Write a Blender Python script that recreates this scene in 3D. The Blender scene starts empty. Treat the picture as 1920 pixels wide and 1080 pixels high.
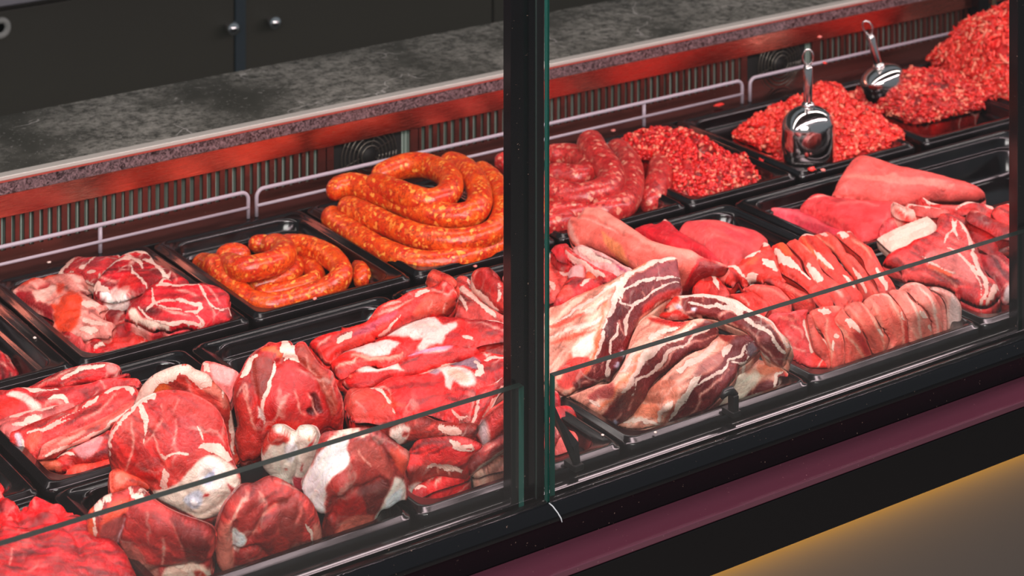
import bpy, bmesh, math, random
import numpy as np
from mathutils import Vector, Matrix, geometry
random.seed(7)
# ------------------------------------------------------------------ camera
F_PX, VX, YH = 4127.0, 5955.0, -1093.0      # focal length, vanishing point and horizon in the 1920x1080 frame
RIM = 0.90                                   # height of the tray rims
CAMZ = 2.10
PSI = math.atan2(VX, F_PX)
sc = bpy.context.scene
cd = bpy.data.cameras.new('camera'); cam = bpy.data.objects.new('camera', cd); sc.collection.objects.link(cam)
cam.location = (0, 0, CAMZ); cam.rotation_euler = (math.pi/2, 0, -(math.pi/2-PSI))
cd.sensor_width = 36; cd.lens = 36*F_PX/1920; cd.shift_y = (YH-540)/1920
cd.clip_start = .05
cd.dof.use_dof = True; cd.dof.focus_distance = 2.62; cd.dof.aperture_fstop = 9
sc.camera = cam
# ------------------------------------------------------------------ light
w = bpy.data.worlds.new('world'); sc.world = w; w.use_nodes = True
bg = w.node_tree.nodes['Background']; bg.inputs[0].default_value = (.82, .90, 1, 1); bg.inputs[1].default_value = .26
sc.view_settings.view_transform = 'Standard'; sc.view_settings.look = 'None'
sc.view_settings.exposure = 0; sc.view_settings.gamma = 1; sc.view_settings.use_curve_mapping = False
def area(name, loc, rot, sx, sy, power, col):
    l = bpy.data.lights.new(name, 'AREA'); l.shape = 'RECTANGLE'; l.size = sx; l.size_y = sy
    l.energy = power; l.color = col
    o = bpy.data.objects.new(name, l); o.location = loc; o.rotation_euler = rot; sc.collection.objects.link(o)
    return o
L1 = area('case_lamp_light', (2.1, 2.10, 1.585), (math.radians(10), 0, 0), 4.2, .10, 30, (1, .74, .78))
L2 = area('counter_lamp_light', (2.1, 2.75, 1.585), (math.radians(6), 0, 0), 4.2, .05, 9, (1, .86, .84))
L3 = area('front_fill_light', (0.3, -0.1, 2.5), (math.radians(58), 0, math.radians(-38)), 1.8, .8, 96, (1, .93, .90))  # added fill for the front meat, no fixture behind it
# ------------------------------------------------------------------ helpers
EX = np.array([math.sin(PSI), -math.cos(PSI)])   # lateral, as world XY
def Pn(px, py, z):
    """points on the pixel rays at world height z (arrays)"""
    px = np.asarray(px, float); py = np.asarray(py, float); z = np.asarray(z, float)
    D = F_PX*(CAMZ-z)/(py-YH); lat = (px-960)/F_PX*D
    return np.stack([lat*math.sin(PSI)+D*math.cos(PSI), -lat*math.cos(PSI)+D*math.sin(PSI), z+0*D], -1)
def P(px, py, z):
    return Vector(Pn(px, py, z))
def PY(px, py, Y):
    """point on the pixel ray lying in the vertical plane y=Y"""
    k = -(px-960)/F_PX*math.cos(PSI)+math.sin(PSI); D = Y/k
    z = CAMZ-(py-YH)*D/F_PX
    return Vector((((px-960)/F_PX*math.sin(PSI)+math.cos(PSI))*D, Y, z))
def lin(c):
    if isinstance(c, str):
        c = c.lstrip('#'); c = [int(c[i:i+2], 16)/255 for i in (0, 2, 4)]
        return tuple((x/12.92 if x <= .04045 else ((x+.055)/1.055)**2.4) for x in c)
    return tuple(c[:3])
def tag(o, label=None, cat=None, group=None, kind=None):
    if label: o['label'] = label
    if cat: o['category'] = cat
    if group: o['group'] = group
    if kind: o['kind'] = kind
    return o
def link_mesh(name, verts, faces, mat, parent=None, smooth=True, center=True, mats=None, mi=None):
    me = bpy.data.meshes.new(name)
    v = np.asarray(verts, float).reshape(-1, 3)
    c = np.zeros(3)
    if center and parent is None:
        c = v.mean(0); c[2] = v[:, 2].min(); v = v-c
    me.from_pydata(v.tolist(), [], [tuple(f) for f in faces])
    for m in (mats or [mat]): me.materials.append(m)
    if mi is not None: me.polygons.foreach_set('material_index', mi)
    if smooth: me.polygons.foreach_set('use_smooth', [True]*len(me.polygons))
    me.update()
    o = bpy.data.objects.new(name, me); sc.collection.objects.link(o)
    if parent is not None:
        o.parent = parent; o.location = -wl(parent)
    else: o.location = c
    return o
def wl(o):
    v = Vector(o.location)
    while o.parent: o = o.parent; v += o.location
    return v
class MB:
    def __init__(s): s.v = []; s.f = []
    def add(s, v, f):
        n = len(s.v); s.v += [tuple(x) for x in v]; s.f += [tuple(i+n for i in q) for q in f]; return s
    def box(s, x0, x1, y0, y1, z0, z1, b=0):
        if b <= 0:
            v = [(x, y, z) for z in (z0, z1) for y in (y0, y1) for x in (x0, x1)]
            return s.add(v, [(0, 2, 3, 1), (4, 5, 7, 6), (0, 1, 5, 4), (2, 6, 7, 3), (0, 4, 6, 2), (1, 3, 7, 5)])
        bm = bmesh.new(); bmesh.ops.create_cube(bm, size=1)
        bmesh.ops.scale(bm, vec=(x1-x0, y1-y0, z1-z0), verts=bm.verts)
        bmesh.ops.translate(bm, vec=((x0+x1)/2, (y0+y1)/2, (z0+z1)/2), verts=bm.verts)
        bmesh.ops.bevel(bm, geom=bm.edges[:], offset=b, segments=3, profile=.5, affect='EDGES')
        return s.bm(bm)
    def bm(s, bm):
        bm.verts.index_update(); s.add([v.co[:] for v in bm.verts], [[v.index for v in f.verts] for f in bm.faces]); bm.free(); return s
    def prof(s, x0, x1, yz, closed=True):
        """extrude a y,z profile along X"""
        n = len(yz); v = [(x0, y, z) for y, z in yz]+[(x1, y, z) for y, z in yz]
        f = [(i, (i+1) % n, (i+1) % n+n, i+n) for i in range(n if closed else n-1)]
        if closed: f += [tuple(range(n-1, -1, -1)), tuple(range(n, 2*n))]
        return s.add(v, f)
    def tube(s, pts, r, n=10, cap=True):
        pts = [Vector(p) for p in pts]; m = len(pts); rs = r if hasattr(r, '__len__') else [r]*m
        T = [(pts[min(i+1, m-1)]-pts[max(i-1, 0)]).normalized() for i in range(m)]
        a = T[0].orthogonal().normalized(); v = []
        for i in range(m):
            a = (a-T[i]*a.dot(T[i])).normalized(); b = T[i].cross(a)
            for k in range(n):
                t = 2*math.pi*k/n; v.append(pts[i]+(a*math.cos(t)+b*math.sin(t))*rs[i])
        f = [(i*n+k, i*n+(k+1) % n, (i+1)*n+(k+1) % n, (i+1)*n+k) for i in range(m-1) for k in range(n)]
        if cap: f += [tuple(range(n-1, -1, -1)), tuple(range((m-1)*n, m*n))]
        return s.add(v, f)
    def lathe(s, c, prof, n=32, mtx=None):
        v = []; m = len(prof)
        for r, z in prof:
            for k in range(n):
                t = 2*math.pi*k/n; q = Vector((r*math.cos(t), r*math.sin(t), z))
                if mtx: q = mtx@q
                v.append(q+Vector(c))
        f = [(i*n+k, i*n+(k+1) % n, (i+1)*n+(k+1) % n, (i+1)*n+k) for i in range(m-1) for k in range(n)]
        f += [tuple(range(n-1, -1, -1)), tuple(range((m-1)*n, m*n))]
        return s.add(v, f)
    def build(s, name, mat, parent=None, smooth=False, center=True):
        return link_mesh(name, s.v, s.f, mat, parent, smooth, center)
def empty(name, loc, label=None, cat=None, group=None, kind=None, parent=None):
    o = bpy.data.objects.new(name, None); o.location = loc
    if parent: o.parent = parent; o.location = Vector(loc)-wl(parent)
    o.empty_display_size = .05; sc.collection.objects.link(o)
    return tag(o, label, cat, group, kind)
def auto_smooth(o, ang=40):
    me = o.data; bm = bmesh.new(); bm.from_mesh(me)
    for e in bm.edges:
        if len(e.link_faces) == 2 and e.calc_face_angle(0) > math.radians(ang): e.smooth = False
    for f in bm.faces: f.smooth = True
    bm.to_mesh(me); bm.free(); return o
# ---- vectorised gradient noise
_rng = np.random.RandomState(3); _perm = _rng.permutation(512); _perm = np.concatenate([_perm, _perm, _perm])
_g = _rng.normal(size=(512, 3)); _g /= np.linalg.norm(_g, axis=1)[:, None]
def pnoise(p):
    p = np.asarray(p, float); i = np.floor(p).astype(int); f = p-i; u = f*f*f*(f*(f*6-15)+10); i = i & 511
    out = 0
    for dx in (0, 1):
        for dy in (0, 1):
            for dz in (0, 1):
                h = _perm[_perm[_perm[(i[:, 0]+dx) & 511]+((i[:, 1]+dy) & 511)]+((i[:, 2]+dz) & 511)]
                d = (_g[h]*(f-np.array([dx, dy, dz]))).sum(1)
                out = out+d*(u[:, 0] if dx else 1-u[:, 0])*(u[:, 1] if dy else 1-u[:, 1])*(u[:, 2] if dz else 1-u[:, 2])
    return out
def fbm(p, o=3):
    r = 0; a = 1
    for k in range(o): r = r+a*pnoise(np.asarray(p)*2**k+17.3*k); a *= .5
    return r
# ---- node helpers
class NT:
    def __init__(s, name):
        s.m = bpy.data.materials.new(name); s.m.use_nodes = True; s.t = s.m.node_tree
        s.b = s.t.nodes['Principled BSDF']; s.out = s.t.nodes['Material Output']
    def n(s, typ, **k):
        nd = s.t.nodes.new(typ)
        for a, b in k.items(): setattr(nd, a, b)
        return nd
    def l(s, a, b): s.t.links.new(a, b)
    def setb(s, **k):
        for a, v in k.items():
            a = {'col': 'Base Color', 'rough': 'Roughness', 'metal': 'Metallic', 'spec': 'Specular IOR Level', 'coat': 'Coat Weight', 'coatr': 'Coat Roughness', 'sss': 'Subsurface Weight'}.get(a, a)
            if a == 'Base Color': v = (*lin(v), 1)
            s.b.inputs[a].default_value = v
        return s
    def coord(s, kind='Object'): return s.n('ShaderNodeTexCoord').outputs[kind]
    def noise(s, vec, scale, detail=3, rough=.5, dist=0):
        nd = s.n('ShaderNodeTexNoise'); nd.inputs['Scale'].default_value = scale; nd.inputs['Detail'].default_value = detail
        nd.inputs['Roughness'].default_value = rough; nd.inputs['Distortion'].default_value = dist
        if vec is not None: s.l(vec, nd.inputs['Vector'])
        return nd
    def math(s, op, a, b=None, c=None, clamp=False):
        nd = s.n('ShaderNodeMath', operation=op, use_clamp=clamp)
        for i, x in enumerate((a, b, c)):
            if x is None: continue
            if isinstance(x, (int, float)): nd.inputs[i].default_value = x
            else: s.l(x, nd.inputs[i])
        return nd.outputs[0]
    def ramp(s, fac, a, b, lo=0, hi=1):
        nd = s.n('ShaderNodeMapRange', interpolation_type='SMOOTHSTEP')
        s.l(fac, nd.inputs[0]); nd.inputs[1].default_value = a; nd.inputs[2].default_value = b
        nd.inputs[3].default_value = lo; nd.inputs[4].default_value = hi
        return nd.outputs[0]
    def mix(s, fac, a, b, mode='MIX'):
        nd = s.n('ShaderNodeMix', data_type='RGBA', blend_type=mode)
        for i, x in ((0, fac), (6, a), (7, b)):
            if isinstance(x, (int, float)): nd.inputs[i].default_value = x
            elif isinstance(x, (str, tuple)): nd.inputs[i].default_value = (*lin(x), 1)
            else: s.l(x, nd.inputs[i])
        return nd.outputs[2]
    def bump(s, h, strength=.3, dist=.002):
        nd = s.n('ShaderNodeBump'); nd.inputs['Strength'].default_value = strength; nd.inputs['Distance'].default_value = dist
        s.l(h, nd.inputs['Height']); s.l(nd.outputs[0], s.b.inputs['Normal']); return nd
# ------------------------------------------------------------------ materials of the case
def mat_plain(name, col, rough=.4, metal=0, **k):
    m = NT(name); m.setb(col=col, rough=rough, metal=metal, **k); return m.m
def mat_tray():
    m = NT('black_polycarbonate'); c = m.coord(); n = m.noise(c, 60, 4)
    m.l(m.mix(m.ramp(n.outputs[0], .3, .75), '#050405', '#0e0a0c'), m.b.inputs['Base Color'])
    m.l(m.ramp(m.noise(c, 14, 5).outputs[0], .3, .7, .13, .21), m.b.inputs['Roughness']); m.setb(spec=.5)
    m.bump(m.noise(c, 900, 1).outputs[0], .06, .0004); return m.m
M_TRAY = mat_tray()
def mat_black():
    m = NT('black_painted_metal'); c = m.coord()
    m.l(m.ramp(m.noise(c, 30, 5).outputs[0], .3, .7, .12, .15), m.b.inputs['Roughness'])
    sp = m.ramp(m.noise(c, 260, 2).outputs[0], .735, .76)
    m.l(m.mix(sp, '#0b0a0c', '#6f5a50'), m.b.inputs['Base Color']); m.setb(spec=.55); return m.m
M_BLACK = mat_black()
def mat_marble():
    m = NT('grey_veined_marble'); c = m.coord()
    w = m.noise(c, 9, 4); wv = m.n('ShaderNodeVectorMath', operation='MULTIPLY_ADD')
    m.l(w.outputs['Color'], wv.inputs[0]); wv.inputs[1].default_value = (.12, .12, .12); m.l(c, wv.inputs[2])
    n1 = m.noise(c, 60, 8, .8)
    base = m.mix(m.ramp(n1.outputs[0], .34, .7), '#383934', '#98988f')
    n3 = m.noise(c, 6, 3); base = m.mix(m.ramp(n3.outputs[0], .35, .7), base, '#3a3b35')
    fl = m.ramp(m.noise(wv.outputs[0], 120, 5, .75).outputs[0], .58, .68); base = m.mix(m.math('MULTIPLY', fl, .6), base, '#a0a09a')
    v = m.n('ShaderNodeTexVoronoi', feature='DISTANCE_TO_EDGE'); v.inputs['Scale'].default_value = 4.5; m.l(wv.outputs[0], v.inputs['Vector'])
    vm = m.math('MULTIPLY', m.math('MULTIPLY', m.ramp(v.outputs[0], .007, 0), .65), m.ramp(m.noise(c, 11, 2).outputs[0], .5, .62))
    m.l(m.mix(vm, base, '#c9c8c2'), m.b.inputs['Base Color']); m.setb(rough=.22, spec=.5); return m.m
M_MARBLE = mat_marble()
def mat_steel(name, col='#b9b4b2', rough=.24, dirt=True):
    m = NT(name); c = m.coord(); mp = m.n('ShaderNodeMapping'); mp.inputs['Scale'].default_value = (6, 60, 200); m.l(c, mp.inputs[0])
    n = m.noise(mp.outputs[0], 6, 4)
    m.l(m.ramp(n.outputs[0], .2, .8, rough-.06, rough+.12), m.b.inputs['Roughness'])
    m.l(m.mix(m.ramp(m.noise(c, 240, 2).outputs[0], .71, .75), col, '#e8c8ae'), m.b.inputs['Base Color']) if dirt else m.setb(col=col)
    m.setb(metal=1); return m.m
M_BAND = mat_steel('steel_red_reflection', '#e88470', .22)  # red base colour carries the meat's reflection in the steel
M_STEEL = mat_steel('polished_steel', '#d8d4d2', .09, False)
M_CHROME = mat_plain('chrome', '#dddddd', .06, 1)
M_WIRE = mat_plain('grey_coated_wire', '#a9a0aa', .35)
M_DARK = mat_plain('dark_recess', '#10110f', .7)
M_GUARD = mat_plain('dull_wire', '#5c5a52', .3, .8)
def mat_glass(name, refl=1.7):
    m = NT(name); t = m.t; t.nodes.remove(m.b)
    tr = m.n('ShaderNodeBsdfTransparent'); tr.inputs[0].default_value = (.985, .992, .988, 1)
    gl = m.n('ShaderNodeBsdfGlossy'); gl.inputs['Roughness'].default_value = .0
    fr = m.n('ShaderNodeFresnel'); fr.inputs[0].default_value = 1.45
    mx = m.n('ShaderNodeMixShader'); ge = m.n('ShaderNodeNewGeometry'); m.l(m.math('MULTIPLY', m.math('MULTIPLY', fr.outputs[0], refl), m.math('SUBTRACT', 1, ge.outputs['Backfacing'])), mx.inputs[0])
    m.l(tr.outputs[0], mx.inputs[1]); m.l(gl.outputs[0], mx.inputs[2]); m.l(mx.outputs[0], m.out.inputs[0]); return m.m
M_GLASS = mat_glass('clear_glass')
M_GEDGE = mat_plain('dark_green_glass_edge', '#12302a', .3, 0, spec=.3)
M_GEND = mat_plain('bright_green_glass_end', '#1f5047', .12, 0, spec=.6)
M_GTOP = mat_plain('smoked_glass_edge', '#16211d', .35, 0, spec=.3)
M_DOOR = mat_plain('dark_olive_cabinet', '#3c3d35', .5)
M_PANEL = mat_plain('dark_grey_panel', '#514b47', .5)
# ------------------------------------------------------------------ the setting
fl = MB().box(-6, 10, -4, 6, -.05, 0).build('floor', mat_plain('pale_paving', '#8f8b86', .6)); tag(fl, kind='structure')
bwm = NT('rear_wall_tiles'); bwm.setb(col='#3c3d3a', rough=.5)
bw = MB().box(-4, 10, 4.95, 5.05, 0, 3.2).build('wall_back', bwm.m); tag(bw, kind='structure')
# ------------------------------------------------------------------ display case body
case = empty('display_case', (1.6, 2.4, 0), 'long black refrigerated butcher display case holding all the meat trays', 'display case')
ZL = .8585
# rounded front rail, lip, recess, ledge, front face
rail = [(2.030, .868), (2.030, .8885), (2.027, .8900), (2.021, .8895), (2.0165, .8865), (2.0165, .8815), (2.0035, .8815), (2.0035, .8900)]
for k in range(11):
    a = math.pi/2*k/10; rail.append((2.0015-.0175*math.sin(a), .873+.0175*math.cos(a)))
rail += [(1.984, .8712), (1.990, .8712), (1.990, .868)]
o = MB().prof(-.5, 4.6, rail).build('front_rail', M_BLACK, case); auto_smooth(o, 35)
o = MB().box(-.5, 4.6, 1.990, 2.030, .60, .8678).build('recess_strip', M_BLACK, case)
mled = NT('glossy_ledge_pink_reflection'); cc = mled.coord()
mled.l(mled.mix(mled.ramp(mled.noise(cc, 330, 2).outputs[0], .73, .77), '#572c3a', '#8a6a6a'), mled.b.inputs['Base Color']); mled.setb(rough=.17, spec=.8)  # burgundy base puts the reflected pink light into the ledge colour
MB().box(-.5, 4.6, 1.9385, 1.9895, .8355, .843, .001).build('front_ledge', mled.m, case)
MB().box(-.5, 4.6, 1.937, 1.974, .776, .8352, .001).build('front_fascia', mat_plain('matt_black_fascia', '#0b0a0b', .45, 0, spec=.25), case)
MB().box(-.5, 4.6, 1.974, 1.9895, .06, .835).build('front_panel', M_PANEL, case)
MB().box(-.5, 4.6, 1.951, 1.966, .770, .7755).build('led_strip', mat_plain('amber_diffuser', '#e0b050', .4), case)
la = area('ledge_strip_light', (1.8, 1.956, .768), (math.radians(38), 0, 0), 3.6, .010, 4.2, (1, .52, .06))
# deck under trays, gap bars
MB().box(-.5, 4.6, 2.03, 3.02, .78, .80).build('deck', M_DARK, case)
MB().box(-.5, 4.6, 2.0345, 2.3, .80, .884).build('deck_support', M_DARK, case) if False else None
MB().box(-.5, 4.6, 2.929, 3.0, .80, .897, .003).build('rear_shelf', M_TRAY, case)
# rear steel grille with real slots
YG = 2.975
g = MB(); px_ = .0141; fans = [(1.735, 1.842), (2.590, 2.705)]; ends = 3.14
z0, z1 = .918, .966
g.box(-.5, 4.6, YG, YG+.004, .895, z0); g.box(-.5, 4.6, YG, YG+.004, z1, .972)
x = .30; k = 0
while x < ends:
    wide = .0065
    if any(a-.045 < x < a-.02 or b+.012 < x < b+.03 for a, b in fans): wide = .0141
    if not any(a-.02 < x < b+.012 for a, b in fans):
        g.box(x, x+wide+(.0018 if k % 3 == 0 else 0), YG, YG+.004, z0, z1)
    x += px_; k += 1
M_GRILLE = mat_steel('reddish_brown_steel', '#9a5a50', .36)  # reddish brown base colour with sparse pale specks
g.build('slotted_grille', M_GRILLE, case)
g = MB()
for i in range(420): g.box(.2+i*.0072, .2+i*.0072+.0016, YG+.012, YG+.03, .90, .985)
g.build('cooler_fins', mat_plain('cooler_fins', '#a8bcb0', .5, 0), case).data.materials[0]
MB().box(-.5, 4.6, YG+.031, YG+.035, .86, .999).build('cooler_back', mat_plain('cooler_back', '#1a211d', .6), case)
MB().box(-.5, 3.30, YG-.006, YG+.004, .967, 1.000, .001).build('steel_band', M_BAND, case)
sl = area('cooler_light', (1.8, YG+.02, .99), (0, 0, 0), 4.0, .01, .0, (.8, 1, .9)); bpy.data.objects.remove(sl)
MB().box(3.13, 3.16, 2.95, 3.02, .88, .999, .002).build('end_divider', M_BLACK, case)
MB().tube([(3.175, 2.955, .90), (3.175, 2.955, 1.03)], .006).build('divider_post', mat_plain('brass_post', '#b9a98a', .3, 1), case)
# marble worktop behind with white top edge and copper trim
top = empty('marble_worktop', (1.6, 3.1, .95), 'grey veined marble worktop running behind the meat trays with a pale front edge', 'worktop')
MB().box(-.5, 5.6, 2.974, 3.225, 1.001, 1.0265).build('slab', M_MARBLE, top)
mme = NT('purple_marble_edge'); cc = mme.coord()
mme.l(mme.mix(mme.ramp(mme.noise(cc, 150, 5, .75, 1.5).outputs[0], .38, .66), '#241a1c', '#8d7477'), mme.b.inputs['Base Color']); mme.setb(rough=.2)
MB().box(-.5, 5.6, 2.966, 2.9738, 1.001, 1.0185).build('edge_slab', mme.m, top)
MB().box(-.5, 5.6, 2.9645, 2.9738, 1.0187, 1.0212).build('red_trim', mat_plain('red_trim', '#a8473c', .35), top)
MB().box(-.5, 5.6, 2.9640, 2.9825, 1.0213, 1.0272, .001).build('pale_trim', mat_plain('pale_aluminium', '#c9c6bd', .35, .3), top)
# ------------------------------------------------------------------ wire racks
def rrect_path(x0, x1, zlow, ztop, y, r=.012, left=True, right=True):
    pts = []
    if left:
        pts.append((x0, y, .898)); 
        for k in range(7):
            a = math.pi-k*math.pi/12; pts.append((x0+r+r*math.cos(a), y, ztop-r+r*math.sin(a)))
    else: pts.append((x0, y, ztop))
    if right:
        for k in range(7):
            a = math.pi/2-k*math.pi/12; pts.append((x1-r+r*math.cos(a), y, ztop-r+r*math.sin(a)))
        pts.append((x1, y, .898))
    else: pts.append((x1, y, ztop))
    return pts
def wire_rack(x0, x1, legs, left, right, label, two=True):
    Y = 2.94
    e = empty('wire_rack', ((x0+x1)/2, Y, .897), label, 'rack', 'wire racks standing behind the back row of trays')
    MB().tube(rrect_path(x0, x1, .91, .938, Y, left=left, right=right), .0030).build('top_wire', M_WIRE, e, smooth=True)
    if two: MB().tube([(x0, Y-.002, .9145), (x1, Y-.002, .9145)], .0024).build('lower_wire', M_WIRE, e, smooth=True)
    for lx in legs: MB().tube([(lx, Y+.003, .897), (lx, Y+.003, .937)], .0032).build('leg', M_WIRE, e, smooth=True)
wire_rack(.55, 1.556, [1.318], False, True, 'left grey wire rack with bent right end and chipped coating behind the pork neck steaks')
wire_rack(1.570, 2.528, [2.312], True, True, 'middle grey wire rack running behind the sausage coils and under the black post')
wire_rack(2.546, 3.12, [], True, False, 'right grey wire rack with a single top wire behind the minced meat trays', two=False)
# ------------------------------------------------------------------ fans in the cooler
for (a, b), lab in zip(fans, ['round fan guard of curved wires behind the large sausage coil', 'dark round fan guard in the grille beside the metal scoop in minced meat']):
    cx = (a+b)/2; e = empty('fan_guard', (cx, YG, .94), None, parent=case)
    R = Matrix.Rotation(math.radians(90), 4, 'X')
    MB().box(a-.02, b+.012, YG+.0105, YG+.0116, .90, .966).build('backing', M_DARK, e)
    for i, r in enumerate((.016, .023, .030, .037, .044, .050)):
        pts = [(cx+r*math.cos(t*math.pi/18), YG+.002-.006*(1-i/6), .938+r*math.sin(t*math.pi/18)) for t in range(37)]
        MB().tube(pts, .0012, 6).build('ring', M_GUARD, e, smooth=True)
    for t in range(4):
        an = math.pi/4*t+.3; MB().tube([(cx-.05*math.cos(an), YG+.006, .938-.05*math.sin(an)), (cx+.05*math.cos(an), YG+.006, .938+.05*math.sin(an))], .0012, 6).build('spoke', M_GUARD, e)
    MB().lathe((cx, YG+.01, .938), [(.001, 0), (.015, 0), (.015, .006), (.001, .008)], 24, R).build('hub', M_DARK, e, smooth=True)
# ------------------------------------------------------------------ posts and glass
def zx(px, Y): return PY(px, 900, Y).x
def post(x0, x1, label):
    e = empty('glass_post', ((x0+x1)/2, 2.027, .884), parent=case)
    w = x1-x0
    MB().box(x0, x0+w*.74, 2.0175, 2.0335, .8845, 1.6195, .001).build('upright', M_BLACK, e)
    MB().box(x0+w*.76, x1, 2.0165, 2.0335, .8845, 1.6195, .0008).build('seal_channel', mat_plain('rubber_seal', '#070808', .4), e)
    MB().box(x0+w*.743, x0+w*.757, 2.016, 2.030, .8845, 1.6195).build('highlight_strip', mat_plain('highlight_strip', '#5a6a66', .2, .7), e)  # bright sliver drawn in for the highlight along the post
post(zx(958, 2.018), zx(1019, 2.018), 'black upright post between the two front glass panes in the middle')
post(zx(1908, 2.018), zx(1970, 2.018), 'black upright post at the right edge of the photo')
def pane(name, x0, x1, y0, y1, z0, z1, label, cat, group):
    v = [(x, y, z) for z in (z0, z1) for y in (y0, y1) for x in (x0, x1)]
    f = [(0, 2, 3, 1), (4, 5, 7, 6), (0, 1, 5, 4), (2, 6, 7, 3), (0, 4, 6, 2), (1, 3, 7, 5)]
    return link_mesh(name, v, f, None, case, smooth=False, mats=[M_GLASS, M_GEND, M_GTOP], mi=[2, 2, 0, 0, 1, 1])
XJ = PY(1025, 900, 1.998).x
pane('glass_pane', -.45, XJ-.0012, 1.9945, 2.0005, .8888, 1.6195, 'tall clear front pane left of the middle post, in front of the veal shanks', 'glass', 'tall front panes')
pane('glass_pane', XJ+.0012, zx(1908, 1.998)+.02, 1.9945, 2.0005, .8888, 1.6195, 'tall clear front pane right of the middle post, in front of the pork belly', 'glass', 'tall front panes')
xl1 = PY(977, 800, 2.010).x; xr0 = PY(1035, 760, 2.010).x
pane('glass_guard', -.45, xl1, 2.0045, 2.0145, .882, 1.0225, 'low glass guard with dark top edge crossing the big round bone-in pork slices', 'glass', 'low glass guards')
pane('glass_guard', xr0, 4.4, 2.0045, 2.0145, .882, 1.0225, 'low glass guard with green top edge crossing the pork belly and chops', 'glass', 'low glass guards')
# silicone thread at the joint of the panes
p = [(XJ, 1.9935, .8892), (XJ+.002, 1.989, .8868), (XJ+.006, 1.985, .880), (XJ+.009, 1.9832, .874), (XJ+.0095, 1.982, .870)]
tag(MB().tube(p, .0007, 6).build('sealant_thread', mat_plain('white_sealant', '#c9ccd0', .4), smooth=True), 'thin white thread of sealant on the rail below the glass joint', 'sealant')
# clips for price tags
def clip(px, lab, arm):
    b = PY(px, 775, 2.026)
    e = empty('tag_holder', (b.x, 2.026, .8985), lab, 'holder')
    MB().box(b.x-.006, b.x+.007, 2.018, 2.040, .8985, .9055, .001).build('base', M_DARKP, e)
    if arm:
        a = Vector((b.x, 2.024, .904)); t = PY(1022, 765, 2.05); q = PY(1035, 760, 2.03)
        MB().tube([a, a+(q-a)*.5, q], [.0035, .0042, .003], 4).build('arm', M_DARKP, e)
        MB().tube([a+Vector((.003, 0, 0)), a+Vector((.001, .006, .02)), q+Vector((-.004, .02, .004))], [.003, .0065, .003], 4).build('arm', M_DARKP, e)
    else:
        m = MB().box(b.x-.004, b.x+.004, 2.019, 2.031, .904, .924, .001)
        m.build('stem', M_DARKP, e)
        MB().tube([(b.x+.004, 2.026, .922), (b.x-.002, 2.027, .929), (b.x-.010, 2.028, .9275), (b.x-.0165, 2.028, .9225)], [.0045, .0055, .005, .0025], 8).build('beak', M_DARKP, e, smooth=True)
M_DARKP = mat_plain('black_plastic', '#0d0c0d', .35)
clip(1374, 'small black clip with a hooked beak on the tray rim below the pork belly', False)
clip(1078, 'black clip with two slanting arms on the tray rim beside the middle post', True)
# ------------------------------------------------------------------ cabinets behind the worktop
YC = 4.25
def fx(px, py): q = PY(px, py, YC); return q
cab = empty('rear_cabinet', (2.2, YC, 0), 'long low dark cabinet with doors behind the marble worktop', 'cabinet')
zt = PY(0, 20, YC).z
MB().box(-.5, 6, YC+.02, 4.9, .05, zt).build('body', M_DOOR, cab)
MB().box(-.5, 6, YC-.02, 4.92, zt+.012, zt+.04, .004).build('worktop', mat_plain('pale_worktop', '#8f9096', .4), cab)
g1, g2 = fx(440, 50).x, fx(459, 50).x; g3 = fx(924, 20).x; gl0 = fx(-420, 50).x
for a, b, kx, lab in ((gl0, g1-.001, fx(425, 48), 1), (g2+.001, g3-.002, fx(503, 37), 1), (g3+.004, g3+1.0, None, 0), (-.4, gl0-.004, None, 0)):
    d = MB().box(a, b, YC, YC+.018, .1, zt-.002, .002).build('door', M_DOOR, cab)
    if kx:
        MB().lathe((kx.x, YC, kx.z), [(.006, 0), (.005, .012), (.008, .016), (.0145, .024), (.0155, .030), (.012, .038), (.002, .042)], 24, Matrix.Rotation(math.radians(90), 4, 'X')).build('knob', M_CHROME, cab, smooth=True)
MB().box(g1, g2, YC-.006, YC+.018, .1, zt-.002, .002).build('divider_strip', mat_plain('blue_grey_strip', '#55646c', .35, .6), cab)
q = fx(0, 52); MB().lathe((q.x, YC, q.z), [(.010, 0), (.010, .006), (.0135, .008), (.020, .008), (.022, .003), (.022, 0)], 32, Matrix.Rotation(math.radians(90), 4, 'X')).build('ring_pull', mat_plain('grey_ring', '#a0a49e', .4, .0), cab, smooth=True)
# ------------------------------------------------------------------ strip lamps over the case (above the frame)
for (y, yw, lab) in ((2.10, .10, 'long pink-white strip lamp over the meat trays at the front'), (2.75, .05, 'narrow strip lamp over the rear meat trays')):
    e = empty('strip_lamp', (2.1, y, 1.59), None, parent=case)
    MB().box(-.1, 4.3, y-yw/2-.01, y+yw/2+.01, 1.592, 1.62, .004).build('housing', M_BLACK, e)
MB().box(-.5, 4.6, 1.985, 3.0, 1.62, 1.64).build('canopy', M_BLACK, case)
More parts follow.
